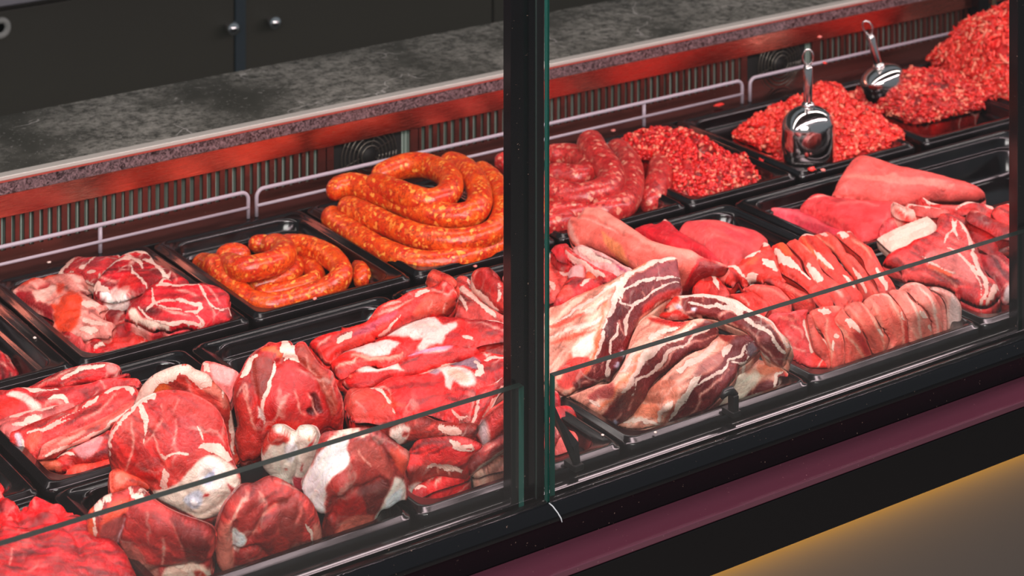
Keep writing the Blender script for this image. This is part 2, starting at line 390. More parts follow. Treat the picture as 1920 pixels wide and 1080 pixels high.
# ------------------------------------------------------------------ trays
def rr(x0, x1, y0, y1, r, z, n=7):
    out = []
    for cx, cy, a0 in ((x1-r, y1-r, 0), (x0+r, y1-r, 90), (x0+r, y0+r, 180), (x1-r, y0+r, 270)):
        for k in range(n):
            a = math.radians(a0+90*k/(n-1)); out.append((cx+r*math.cos(a), cy+r*math.sin(a), z))
    return out
def tray(x0, x1, y0, y1, label, group, depth=.062):
    prof = [(.0035, -depth-.006, .02), (.0035, -.014, .016), (.0, -.012, .014), (.0, -.004, .014), (.0015, -.002, .014), (.004, -.0015, .013), (.0055, .0012, .013), (.009, .0018, .013), (.0115, .0002, .013),
            (.013, -.0008, .016), (.018, -.0008, .028), (.0195, -.002, .030), (.0205, -.006, .030), (.0225, -.017, .030), (.0235, -.0185, .030), (.027, -.0195, .028), (.0285, -.021, .027), (.034, -depth+.012, .025), (.038, -depth+.003, .024), (.046, -depth, .02)]
    v = []; n = 28
    for ins, dz, r in prof: v += rr(x0+ins, x1-ins, y0+ins, y1-ins, r, RIM+dz)
    m = len(prof); f = [(i*n+k, i*n+(k+1) % n, (i+1)*n+(k+1) % n, (i+1)*n+k) for i in range(m-1) for k in range(n)]
    f += [tuple(range((m-1)*n, m*n))]; f += [tuple(range(n-1, -1, -1))]
    o = link_mesh('meat_tray', v, f, M_TRAY); auto_smooth(o, 50)
    return tag(o, label, 'tray', group)
GB, GM, GF = 'black trays of the back row', 'black trays of the middle row', 'black trays of the front row'
for a, b, lab in ((.888, 1.134, 'black tray at the left edge of the back row, mostly empty'), (1.139, 1.384, 'black tray holding the marbled pork neck steaks'),
                  (1.389, 1.637, 'black tray holding the small orange sausage lengths'), (1.643, 1.886, 'black tray holding the large coil of orange sausage'),
                  (1.891, 2.131, 'black tray holding the dark red raw sausage coil'), (2.137, 2.356, 'black tray holding coarse bright mince beside the sausages'),
                  (2.362, 2.618, 'black tray of bright mince with the upright metal scoop'), (2.640, 2.900, 'black tray of mince with the tilted scoop'), (2.905, 3.15, 'black tray under the tallest mince heap at the upper right')):
    tray(a, b, 2.602, 2.926, lab, GB)
for a, b, lab in ((.670, .969, 'black tray at the left edge of the middle row with small red pieces'), (.976, 1.270, 'black tray holding thin pork rib strips in the middle row'),
                  (1.276, 1.572, 'black tray with an empty back half behind the round bone-in slices'), (1.578, 1.882, 'black tray of rib chops behind the middle post'),
                  (1.888, 2.187, 'black tray holding the thick pale pork loin'), (2.193, 2.80, 'wide black tray holding the large rosy pork fillets'), ):
    tray(a, b, 2.320, 2.576, lab, GM)
for a, b, lab in ((.670, .969, 'black tray of glossy red beef at the lower left corner'), (.976, 1.283, 'black tray holding the big round bone-in slices'),
                  (1.289, 1.572, 'black tray of red pork strips left of the middle post'), (1.578, 1.866, 'black tray holding the pork belly slabs'),
                  (1.870, 2.169, 'black tray holding the row of thin pork chops'), (2.173, 2.47, 'black tray of ham steaks at the right end of the front row')):
    tray(a, b, 2.036, 2.313, lab, GF)
# ------------------------------------------------------------------ meat builder
_mm = {}
def meat_mat(fat='#f2d0be', vein=.0, rough=.33, vs=26, pale='#ff9a8a', name='meat', bumpy=1.0):
    key = (fat, vein, rough, vs, pale)
    if key in _mm: return _mm[key]
    m = NT(name+'_surface'); c = m.coord()
    col = m.n('ShaderNodeAttribute', attribute_name='col').outputs['Color']
    fa = m.n('ShaderNodeAttribute', attribute_name='fat').outputs['Fac']
    big = m.noise(c, 34, 5, .6); fine = m.noise(c, 210, 6, .72, 1.2); mid = m.noise(c, 62, 5, .62, 2.6)
    k = m.ramp(big.outputs[0], .25, .75, .76, 1.16)
    vm = m.n('ShaderNodeVectorMath', operation='SCALE'); m.l(col, vm.inputs[0]); m.l(k, vm.inputs['Scale'])
    base = m.mix(m.ramp(mid.outputs[0], .54, .74, 0, .22), vm.outputs[0], pale)
    dk = m.math('MULTIPLY', m.ramp(fine.outputs[0], .28, .5, .70, 1.0), m.ramp(mid.outputs[0], .28, .46, .72, 1.0))
    v2 = m.n('ShaderNodeVectorMath', operation='SCALE'); m.l(base, v2.inputs[0]); m.l(dk, v2.inputs['Scale']); base = v2.outputs[0]
    if vein > 0:
        wv = m.n('ShaderNodeVectorMath', operation='MULTIPLY_ADD'); m.l(m.noise(c, 30, 3).outputs['Color'], wv.inputs[0])
        wv.inputs[1].default_value = (.03, .03, .03); m.l(c, wv.inputs[2])
        vo = m.n('ShaderNodeTexVoronoi', feature='DISTANCE_TO_EDGE'); vo.inputs['Scale'].default_value = vs; m.l(wv.outputs[0], vo.inputs['Vector'])
        gate = m.ramp(m.noise(c, 22, 2).outputs[0], .45, .65)
        vmk = m.math('MULTIPLY', m.ramp(vo.outputs[0], .05, .0), m.math('MULTIPLY', gate, vein))
        base = m.mix(vmk, base, fat)
    s = m.math('ADD', fa, m.math('MULTIPLY', m.math('SUBTRACT', fine.outputs[0], .5), 1.25))
    s = m.math('ADD', s, m.math('MULTIPLY', m.math('SUBTRACT', mid.outputs[0], .5), .5))
    msk = m.math('MULTIPLY', m.ramp(s, .38, .62), m.ramp(fa, .02, .12))
    fc = m.mix(m.ramp(big.outputs[0], .3, .7, 0, .35), fat, col)
    fc = m.mix(m.ramp(fine.outputs[0], .3, .6, .35, 0), fc, '#dc9c88')
    m.l(m.mix(msk, base, fc), m.b.inputs['Base Color'])
    m.l(m.ramp(mid.outputs[0], .3, .7, rough-.07, rough+.12), m.b.inputs['Roughness'])
    h = m.math('ADD', m.math('MULTIPLY', fine.outputs[0], .5), m.math('ADD', mid.outputs[0], m.math('MULTIPLY', msk, .35)))
    m.bump(h, .7*bumpy, .0026)
    m.setb(spec=.5, sss=.10); m.b.inputs['Subsurface Radius'].default_value = (.9, .25, .15); m.b.inputs['Subsurface Scale'].default_value = .006
    _mm[key] = m.m; return m.m
def pts(s):
    if not isinstance(s, str): return np.asarray(s, float)
    return np.array([[float(a) for a in t.split(',')] for t in s.split()])
def spline(p, step, closed=True):
    p = np.asarray(p, float); n = len(p); out = []
    if n < 3: 
        if n < 2: return p
        k = max(1, int(np.linalg.norm(p[1, :2]-p[0, :2])/step)); return np.array([p[0]+(p[1]-p[0])*i/k for i in range(k+1)])
    rng = range(n if closed else n-1)
    for i in rng:
        if closed: a, b, c, d = p[(i-1) % n], p[i], p[(i+1) % n], p[(i+2) % n]
        else: a, b, c, d = p[max(i-1, 0)], p[i], p[i+1], p[min(i+2, n-1)]
        k = max(1, int(round(np.linalg.norm((c-b)[:2])/step)))
        for j in range(k):
            t = j/k
            out.append(.5*((2*b)+(-a+c)*t+(2*a-5*b+4*c-d)*t*t+(-a+3*b-3*c+d)*t**3))
    if not closed: out.append(p[-1])
    return np.array(out)
def seg_dist(q, line):
    """distance of points q (N,2) to a polyline, and the parameter 0..1 along it"""
    a = line[:-1]; b = line[1:]; ab = b-a; L = (ab**2).sum(1)+1e-9
    best = np.full(len(q), 1e9); par = np.zeros(len(q)); n = len(a)
    for i in range(n):
        t = np.clip(((q-a[i])@ab[i])/L[i], 0, 1); d = np.hypot(*(q-(a[i]+t[:, None]*ab[i])).T)
        m = d < best; best[m] = d[m]; par[m] = (i+t[m])/n
    return best, par
def inside(q, poly):
    x, y = q[:, 0], q[:, 1]; r = np.zeros(len(q), bool); n = len(poly); j = n-1
    for i in range(n):
        xi, yi = poly[i]; xj, yj = poly[j]
        if yi != yj: r ^= ((yi > y) != (yj > y)) & (x < (xj-xi)*(y-yi)/(yj-yi)+xi)
        j = i
    return r
def zfield(ctrl):
    c = np.asarray(ctrl, float); n = len(c)
    if n == 1: return lambda q: np.full(len(q), c[0, 2])
    if n == 2:
        d = c[1, :2]-c[0, :2]; L = (d**2).sum()
        return lambda q: c[0, 2]+(c[1, 2]-c[0, 2])*np.clip(((q-c[0, :2])@d)/L, -.4, 1.4)
    def phi(r): return r
    R = np.hypot(c[:, None, 0]-c[None, :, 0], c[:, None, 1]-c[None, :, 1])
    use = n if n > 3 else 3
    A = np.zeros((n+3, n+3)); A[:n, :n] = phi(R) + np.eye(n)*2.0; A[:n, n] = 1; A[:n, n+1:] = c[:, :2]; A[n, :n] = 1; A[n+1:, :n] = c[:, :2].T
    w = np.linalg.lstsq(A, np.concatenate([c[:, 2], [0, 0, 0]]), rcond=None)[0]
    return lambda q: phi(np.hypot(q[:, None, 0]-c[None, :, 0], q[:, None, 1]-c[None, :, 1]))@w[:n]+w[n]+q@w[n+1:]
def deep(c):
    c = np.clip(c, 0, 1); e = 1.6-.5*np.clip((c[:, 1:2]-.12)/.4, 0, 1)
    return c**e*1.03
def meat(name, label, cat, out, z, base, strokes=(), group=None, dome=.010, R=15, th=.016, lump=.0018, ls=28, gs=3.1, fat='#f2d0be', vein=.26, rough=.24, vs=19, pale='#f8806e', rim=None, seed=0, sdir=None, wp=1.0, parent=None, jag=0., spl=True, alt=None, kind=None, gain=1., fiber=1.):
    o_ = pts(out)[:, :2]
    if spl: ol = spline(o_, gs*1.2)
    else:
        ol = []
        for i in range(len(o_)):
            a, b = o_[i], o_[(i+1) % len(o_)]; k = max(1, int(np.linalg.norm(b-a)/(gs*1.2)))
            ol += [a+(b-a)*j/k for j in range(k)]
        ol = np.array(ol)
    if jag:
        q3 = np.c_[ol/9., np.full(len(ol), seed+5.)]; ol = ol+np.c_[pnoise(q3), pnoise(q3+33)]*jag
    x0, y0 = ol.min(0); x1, y1 = ol.max(0)
    gx, gy = np.meshgrid(np.arange(x0, x1, gs), np.arange(y0, y1, gs*.9)); gx = gx+(np.arange(gy.shape[0]) % 2)[:, None]*gs/2
    g = np.c_[gx.ravel(), gy.ravel()]; cl = np.vstack([ol, ol[:1]])
    g = g[inside(g, ol)]; dd, _ = seg_dist(g, cl); g = g[dd > gs*.55]
    allp = np.vstack([ol, g]); nb = len(ol)
    res = geometry.delaunay_2d_cdt([Vector(p) for p in allp], [(i, (i+1) % nb) for i in range(nb)], [], 1, 1e-4)
    vv = np.array([v[:] for v in res[0]]); tri = [list(f) for f in res[2]]
    d, _ = seg_dist(vv, cl)
    rs = np.random.RandomState(seed+11)
    off = rs.uniform(0, 50, 3)
    q3 = np.c_[vv/26., np.zeros(len(vv))]+off; q4 = np.c_[vv/9., np.zeros(len(vv))]+off+9
    wq = vv+wp*(np.c_[pnoise(q3), pnoise(q3+41)]*6+np.c_[pnoise(q4), pnoise(q4+41)]*2.4)
    col = np.tile(np.array(lin(base)), (len(vv), 1)); fatm = np.zeros(len(vv)); disp = np.zeros(len(vv))
    # fibres of the muscle run along the long axis of the piece
    cv = np.cov((ol-ol.mean(0)).T); ew, ev = np.linalg.eigh(cv); ax = ev[:, 1]; pp = ev[:, 0]
    fu, fv = wq@ax, wq@pp
    fibn = np.clip(fbm(np.c_[fu/42., fv/6.5, np.zeros(len(vv))+seed], 3), -.6, .6)
    fib2 = np.clip(fbm(np.c_[fu/75., fv/13., np.zeros(len(vv))+seed+50], 2), -.6, .6)
    if alt is not None:   # broad drift of the muscle colour
        a_ = np.clip(.5+1.6*fbm(np.c_[vv/45., np.zeros(len(vv))]+off+3, 2), 0, 1)[:, None]; col = col*(1-a_)+np.array(lin(alt))*a_
    if rim is not None:   # (kind/colour, width)
        m_ = np.clip(.5+(rim[1]-seg_dist(wq, cl)[0])/3.5, 0, 1)
        if rim[0] == 'f': fatm = np.maximum(fatm, m_)
        else: col = col*(1-m_[:, None])+np.array(lin(rim[0]))*m_[:, None]
    tone = np.array(lin(pale))
    lk = np.clip(fibn*1.5-.28, 0, .5)[:, None]*fiber; col = col*(1+(fib2*.7+fibn*.55)[:, None]*fiber); col = np.clip(col, .004, 1)*(1-lk)+tone*lk
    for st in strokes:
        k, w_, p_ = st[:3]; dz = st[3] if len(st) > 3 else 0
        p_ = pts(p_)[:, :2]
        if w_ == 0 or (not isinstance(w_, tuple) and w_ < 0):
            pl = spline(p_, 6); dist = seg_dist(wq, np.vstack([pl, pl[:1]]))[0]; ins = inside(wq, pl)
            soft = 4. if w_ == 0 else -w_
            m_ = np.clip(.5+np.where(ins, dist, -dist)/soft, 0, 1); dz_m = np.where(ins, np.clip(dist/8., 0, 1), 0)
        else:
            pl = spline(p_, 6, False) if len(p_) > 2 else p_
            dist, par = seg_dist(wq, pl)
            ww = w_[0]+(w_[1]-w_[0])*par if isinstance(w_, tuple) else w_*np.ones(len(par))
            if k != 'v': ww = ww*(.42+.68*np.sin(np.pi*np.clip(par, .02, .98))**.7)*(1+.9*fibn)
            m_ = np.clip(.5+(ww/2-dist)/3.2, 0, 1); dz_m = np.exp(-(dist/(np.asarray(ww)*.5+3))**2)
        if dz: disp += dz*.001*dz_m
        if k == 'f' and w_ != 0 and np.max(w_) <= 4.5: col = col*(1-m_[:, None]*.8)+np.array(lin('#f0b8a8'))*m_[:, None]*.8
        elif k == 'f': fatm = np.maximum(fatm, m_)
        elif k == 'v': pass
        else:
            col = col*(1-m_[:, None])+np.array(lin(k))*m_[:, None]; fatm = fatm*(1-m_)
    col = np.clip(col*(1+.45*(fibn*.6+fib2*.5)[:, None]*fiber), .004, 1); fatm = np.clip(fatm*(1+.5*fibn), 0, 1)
    zf = zfield(pts(z)); zz = RIM+zf(vv)/100.
    p3 = Pn(vv[:, 0], vv[:, 1], zz)
    nr = np.zeros((len(vv), 3)); T = np.array([t for t in tri if len(t) == 3])
    fn = np.cross(p3[T[:, 1]]-p3[T[:, 0]], p3[T[:, 2]]-p3[T[:, 0]])
    cam3 = np.array([0, 0, CAMZ])
    flip = (fn*(cam3-p3[T[:, 0]])).sum(1) < 0
    fn[flip] *= -1; T[flip] = T[flip][:, ::-1]
    for k in range(3): np.add.at(nr, T[:, k], fn)
    nr /= np.linalg.norm(nr, axis=1)[:, None]+1e-12
    mean = nr.mean(0); mean /= np.linalg.norm(mean)
    t = np.clip(d/R, 0, 1); h = dome*np.sqrt(1-(1-t)**2)
    h = h+np.clip(d/8., 0, 1)*(lump*2*fbm(p3*ls+off, 3))+disp*np.clip(d/5., 0, 1)
    p3 = p3+nr*h[:, None]*.5+mean*h[:, None]*.5
    sd = -mean*.7+np.array([0, 0, -.5]) if sdir is None else np.array(sdir, float); sd /= np.linalg.norm(sd)
    # boundary loop -> skirt -> bottom
    ids = []
    for i in range(nb): ids.append(res[3].index([i]) if False else None)
    o2 = {}
    for vi, orig in enumerate(res[3]):
        for oi in orig: o2[oi] = vi
    loop = [o2[i] for i in range(nb)]
    loop = [a for i, a in enumerate(loop) if a != loop[i-1]]
    base3 = p3[loop]; cen = base3.mean(0)
    rings = [(.25, 1.012), (.75, 1.0), (1.0, .93)]
    V = p3.tolist(); Fc = [tuple(int(a) for a in t_) for t_ in T]; prev = loop; L = len(loop)
    A = (np.roll(ol[:, 0], -1)*ol[:, 1]-ol[:, 0]*np.roll(ol[:, 1], -1)).sum() > 0
    cc = [col]; ff = [fatm]
    for fr, sc_ in rings:
        s0 = len(V); rp = cen+(base3-cen)*sc_+sd*th*fr
        V += rp.tolist(); cc.append(col[loop]*.93); ff.append(fatm[loop])
        cur = list(range(s0, s0+L))
        for i in range(L):
            j = (i+1) % L; q = (prev[i], prev[j], cur[j], cur[i]); Fc.append(q if A else q[::-1])
        prev = cur
    Fc.append(tuple(prev) if A else tuple(prev[::-1]))
    o = link_mesh(name, V, Fc, meat_mat(fat, vein, rough, vs, pale), parent, True)
    cc = np.vstack(cc); ff = np.concatenate(ff)
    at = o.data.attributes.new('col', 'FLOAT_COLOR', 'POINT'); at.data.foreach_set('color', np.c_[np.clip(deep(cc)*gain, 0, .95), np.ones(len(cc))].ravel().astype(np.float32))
    at = o.data.attributes.new('fat', 'FLOAT', 'POINT'); at.data.foreach_set('value', ff.astype(np.float32))
    if parent is None: tag(o, label, cat, group, kind)
    return o
# ------------------------------------------------------------------ big round bone-in slices (front row, left)
GS = 'big round bone-in pork leg slices'
R1, R2 = '#d24040', '#c03838'
meat('pork_slice', 'pale pink skin-covered pork piece behind the two tall round slices', 'meat', '376,700 382,680 400,680 420,686 436,692 448,702 440,725 428,760 400,760 380,735', '380,690,5 440,700,5 410,750,3', '#f08a84',
     [('f', 14, '384,688 400,700 425,696'), ('#f7b5ae', 0, '395,690 440,698 430,730 405,715')], group=GS, fiber=.65, dome=.008)
meat('pork_slice', 'round bone-in slice with thick white fat rim, just behind the largest round slice', 'meat',
     '254,760 258,742 268,722 286,704 310,692 335,684 352,683 366,692 372,694 390,702 400,715 418,733 428,748 433,770 438,800 444,835 449,860 446,869 438,868 430,850 420,800 380,770 300,760',
     '260,750,7.5 340,690,11.5 420,740,8 445,865,0.5 430,800,4', '#cf5a50',
     [('f', 22, '256,755 275,728 300,705 335,690'), ('f', 18, '345,690 370,698 395,712'), ('#e8824a', 0, '290,722 300,708 315,708 325,722 318,735 298,735'),
      ('f', 10, '262,748 285,738 310,738'), ('#d98d7c', 9, '385,716 410,730 432,762'), ('f', 5, '412,716 420,740'), ('f', 7, '433,752 436,800 442,845'),
      ('#e25a44', 5, '424,735 440,790 448,860')], group=GS, fiber=.65, dome=.012, rim=('#ef7a5c', 3), seed=4)
meat('pork_slice', 'largest round slice facing front, with white bone and cartilage at its lower edge', 'meat',
     '203,845 204,818 212,798 228,780 246,764 262,750 285,738 312,731 345,733 372,742 398,758 415,778 425,805 430,835 440,868 449,885 451,905 447,935 430,955 408,966 385,973 366,972 346,960 322,948 300,936 284,920 272,902 250,898 230,892 214,884 208,868',
     '205,840,6.5 320,733,11 425,810,6.8 215,885,3 330,860,5.2 449,895,2.8 380,972,-1.2 280,915,1.5', R1,
     [('f', 5, '205,850 208,815 230,783 258,760'), ('f', 16, '252,762 262,752 275,745 290,742'), ('f', (14, 3), '262,752 268,766 272,800 271,830'), ('f', 3, '246,790 248,815 245,850 236,880'),
      ('f', 3, '300,760 305,780 302,795 288,815 272,830'), ('f', 2.5, '290,815 296,826 306,848 316,856'), ('#d95a52', 0, '305,745 320,737 350,738 385,755 405,780 415,810 400,815 370,800 330,800 305,790'),
      ('#c8353a', 4, '306,750 330,742 375,758'), ('#cf4f50', 0, '330,790 352,778 370,795 375,825 360,845 330,848 318,820'), ('f', 2.2, '332,790 330,815 325,842'), ('f', 5, '370,800 378,815 382,830 370,842 355,850'),
      ('f', 5, '306,845 315,852 340,850 362,846'), ('#e23a30', 0, '385,812 405,825 425,845 420,852 395,838 382,828'), ('f', 18, '362,850 385,838 410,842 428,858'),
      ('#d9605a', 0, '325,862 345,852 375,840 388,845 382,860 350,880 328,890 320,880'), ('f', 11, '308,868 318,885 312,905'), ('#e0342c', 0, '266,875 300,868 312,870 305,888 280,892 262,890'),
      ('#e9dccb', 0, '348,880 372,862 398,852 425,862 445,880 450,905 445,935 425,955 405,966 380,970 355,958 325,945 300,932 290,915 318,905 340,895'),
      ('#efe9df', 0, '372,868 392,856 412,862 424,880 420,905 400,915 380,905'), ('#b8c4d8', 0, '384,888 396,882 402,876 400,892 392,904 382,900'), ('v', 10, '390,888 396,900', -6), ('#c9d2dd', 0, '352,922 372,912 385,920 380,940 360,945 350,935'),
      ('#ffffff', 12, '362,932 370,934', 4), ('v', 5, '345,905 355,925 350,948 375,958 405,945 428,925', -3), ('#c8b49c', 3, '340,940 372,962 410,948 440,915'), ('#c23848', 6, '428,905 438,918 430,930'), ('#d02c38', 4, '386,924 394,920'),
      ('#d4323a', 5, '318,914 328,908'), ('#d4323a', 4, '318,944 328,950'), ('v', 6, '400,856 425,875 438,900', -2.5), ('v', 7, '300,790 288,830 310,860', -2), ('v', 6, '328,790 330,840 310,865', -2), ('v', 8, '215,870 260,890 300,895', -2)],
     group=GS, fiber=.65, dome=.016, R=22, th=.03, lump=.002, seed=9, wp=1.1, alt='#de6a62')
meat('pork_slice', 'small folded orange-pink flap sticking out under the left edge of the largest round slice', 'meat', '205,900 206,886 218,878 232,880 240,888 262,898 280,912 276,922 262,918 245,925 222,930 208,925',
     '206,905,3 240,885,3.5 275,915,2', '#e5705a', [('f', 5, '232,880 245,886 262,895'), ('#f09078', 0, '212,900 225,890 240,900 225,915')], group=GS, fiber=.65, dome=.012, R=18)
meat('pork_slice', 'tall standing round slice with a dark marrow hole, right of the largest round slice', 'meat',
     '437,735 442,712 452,695 462,675 478,658 495,648 505,641 518,643 530,639 545,640 551,648 560,641 572,642 585,662 602,684 622,696 628,708 634,728 641,742 645,765 643,790 640,806 628,806 612,800 600,812 590,840 560,835 520,835 495,850 478,862 470,860 460,866 448,858 440,820 446,790',
     '440,740,8.5 530,640,13 630,720,8.8 450,850,1.5 640,800,4 530,760,8.0', '#c8403a',
     [('f', 12, '455,705 466,688 480,665'), ('#b0503c', 0, '470,690 480,670 500,672 516,690 512,720 500,750 480,735 472,710'), ('#e0804e', 12, '492,655 512,660 528,672'), ('f', (26, 20), '534,642 540,662 556,678'),
      ('#c2604a', 0, '560,650 575,650 595,685 615,705 628,745 620,775 600,735 575,700 558,675'), ('f', 2, '575,665 578,690 590,705'), ('f', 3, '600,712 612,735 620,752'), ('f', 4, '446,740 462,720 470,760 480,780 485,800'),
      ('#dc5a50', 0, '448,740 465,740 485,790 490,850 460,860 445,830 448,790'), ('#f0a898', 4, '458,725 470,760 484,795'), ('f', 7, '515,680 512,705 503,735 496,762 498,785'), ('#f4e0d6', 10, '488,762 495,778'),
      ('#cf3c3c', 0, '525,686 545,678 568,686 590,712 608,745 620,790 618,806 600,800 565,780 540,790 505,782 500,765 508,730 515,700'), ('v', 7, '518,686 545,676 572,688 600,725 618,770 622,806', -6), ('#8a1f22', 0, '576,735 584,732 594,745 600,770 594,772 580,756', -5),
      ('#7c1418', 0, '565,765 578,757 588,768 580,775', -5), ('f', 3, '520,775 530,752 538,742'), ('f', 2.5, '548,735 552,760 565,772'), ('#e0402e', 0, '498,782 520,780 545,778 565,785 560,792 530,800 505,792'), ('f', 3, '572,735 580,750 590,772'),
      ('f', 3, '632,725 640,745 641,775'), ('v', 6, '470,680 480,730 490,780', -4), ('#d23a34', 0, '565,778 600,775 610,785 590,790')], group=GS, fiber=.65, dome=.016, R=20, th=.03, seed=21, wp=.9)
meat('pork_slice', 'red muscle lobe of the tall slice folding over its white joint', 'meat', '492,795 498,782 520,779 545,777 563,782 560,795 572,790 585,798 590,812 580,830 540,815 510,825 500,845 492,835 490,812',
     '495,790,6.5 560,785,6.5 500,840,3 580,820,4', '#cc4a42', [('#b04038', 10, '498,800 500,835'), ('f', 10, '515,800 530,795')], group=GS, fiber=.65, dome=.012, R=14, th=.02, seed=2) if False else None
meat('joint_bone', 'white bone joint with folded cartilage at the foot of the tall standing slice', 'bone', '492,835 500,815 512,798 530,796 552,808 562,798 580,797 592,803 598,822 600,850 597,875 590,895 578,910 565,914 548,905 528,898 512,885 500,872 490,858',
     '500,830,5 580,800,7 565,910,-.5 500,870,1.5 598,850,3.5', '#eedfcf', [('#cf5a4e', 0, '496,808 512,798 530,800 545,812 528,818 510,818 503,830 498,838 492,835'), ('v', 3, '532,820 536,840 545,850 560,820', -4), ('#a9a39c', 2.2, '532,820 535,838 541,848'), ('#b8aea4', 2, '560,850 556,875 548,900'),
     ('v', 3, '562,830 556,870 550,900', -4), ('#e24a58', 4, '575,822 585,818 592,812'), ('#e8862c', 5, '581,808 583,809'), ('#c42838', 3, '571,852 569,862 568,866'), ('#c85064', 0, '555,882 570,880 582,893 575,906 562,908 556,898'), ('#d8cfc6', 3, '586,850 584,868 580,875'),
     ('v', 4, '583,845 584,865 576,878', -2), ('#b5382f', 3, '540,861 543,865'), ('#eef0f0', 0, '535,825 550,815 560,830 552,850 540,848')], group=None, fiber=.2, dome=.014, R=14, th=.02, seed=31, gain=1.15, wp=.7)
meat('pork_slice', 'bone-in slice with a long white fat flank, right of the white joint bone', 'meat',
     '566,905 580,878 592,850 600,820 610,810 640,806 665,802 690,802 710,806 735,824 752,836 766,846 768,858 760,880 764,900 762,915 764,932 752,930 742,935 728,945 714,950 706,972 700,985 670,998 640,1004 618,1012 606,1008 604,985 610,958 600,955 582,940',
     '570,905,3 640,808,9 710,808,9 765,855,6 755,930,1 690,985,-2.5 610,1008,-2.8 640,900,5', '#b0504a',
     [('#f0dcd2', 0, '566,905 582,875 598,845 620,820 655,815 650,835 652,860 640,885 625,905 614,930 612,955 600,950 582,935'), ('#e8b8a8', 8, '605,825 640,808 690,806'), ('#c2685e', 0, '655,825 680,815 705,825 725,850 733,878 722,882 700,865 665,855 652,840'),
      ('#b45048', 0, '650,868 662,855 690,864 712,880 708,888 680,895 660,910 640,915 620,905'), ('#d0644c', 0, '735,828 765,850 762,872 755,880 740,860 725,835'), ('v', 6, '700,818 728,850 736,884', -5), ('v', 7, '710,885 680,900 640,915 625,950', -6), ('#8a3d36', 0, '680,900 708,890 722,880 725,900 712,930 700,945 680,940 672,915'),
      ('#b83a34', 0, '625,930 650,912 675,918 682,945 670,965 645,955 625,960'), ('#d58070', 0, '640,960 665,945 690,945 698,958 680,978 650,985 632,1000 622,1005 626,985'), ('#e8d0c4', 6, '640,985 625,1003'), ('#e9c8bc', 0, '728,895 745,880 760,900 757,925 735,940 715,948 705,970 700,960 710,930'),
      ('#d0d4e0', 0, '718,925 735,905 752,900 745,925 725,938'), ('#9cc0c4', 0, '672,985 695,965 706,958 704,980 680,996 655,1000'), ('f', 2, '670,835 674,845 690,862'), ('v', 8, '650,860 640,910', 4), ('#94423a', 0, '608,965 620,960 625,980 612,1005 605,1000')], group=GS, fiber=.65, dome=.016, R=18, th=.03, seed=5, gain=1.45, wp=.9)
meat('pork_slice', 'glossy dark pink slice between the two other pieces at the front tray edge', 'meat',
     '402,1015 408,985 420,950 438,925 455,908 480,905 505,893 520,895 540,905 562,920 580,935 592,955 600,980 604,1010 590,1022 560,1035 530,1044 500,1052 470,1062 440,1072 428,1074 412,1060 402,1040',
     '420,950,4.5 510,895,6.5 600,985,1 410,1060,-3 500,1052,-3.5 600,1020,-3 500,970,3', '#ab4442',
     [('#c98476', 0, '402,1015 412,975 430,955 432,990 436,1030 430,1070 415,1060 402,1040'), ('v', 7, '438,960 434,1000 440,1050', -6), ('f', 4, '430,955 445,930 462,910'), ('#b04a44', 0, '438,950 460,920 485,912 480,945 465,975 445,970'), ('f', 2, '480,912 488,935'),
      ('v', 5, '468,985 500,945 540,925 560,915', -4), ('#d08478', 3, '468,985 500,945 540,925'), ('#e8d8cc', 0, '436,975 455,978 460,985 450,1000 436,1015'), ('#a04a42', 0, '515,930 545,922 568,940 560,990 540,1010 520,985'), ('v', 4, '556,930 548,965', -2), ('#c8786e', 3, '562,935 550,965'),
      ('f', 5, '570,962 582,975 586,995'), ('#b85048', 0, '508,990 530,985 538,1015 530,1028 512,1020'), ('#f0e0cc', 6, '505,1018 520,1030 532,1040'), ('#8c3a36', 4, '436,1010 450,1000 470,1000 485,1002'), ('v', 4, '436,1012 480,1000 498,1030', -4),
      ('#c0bcc8', 0, '440,1045 455,1040 475,1052 470,1062 445,1068'), ('#d8dcc8', 0, '488,1046 505,1038 522,1042 500,1052'), ('#c98a7c', 0, '586,965 598,975 604,1005 596,1015 588,990'), ('#98423c', 0, '560,1005 580,1000 592,1015 575,1025 560,1020')], group=GS, fiber=.65, dome=.018, R=22, th=.03, seed=12, gain=1.6, wp=.9, alt='#bb5650', rough=.28)
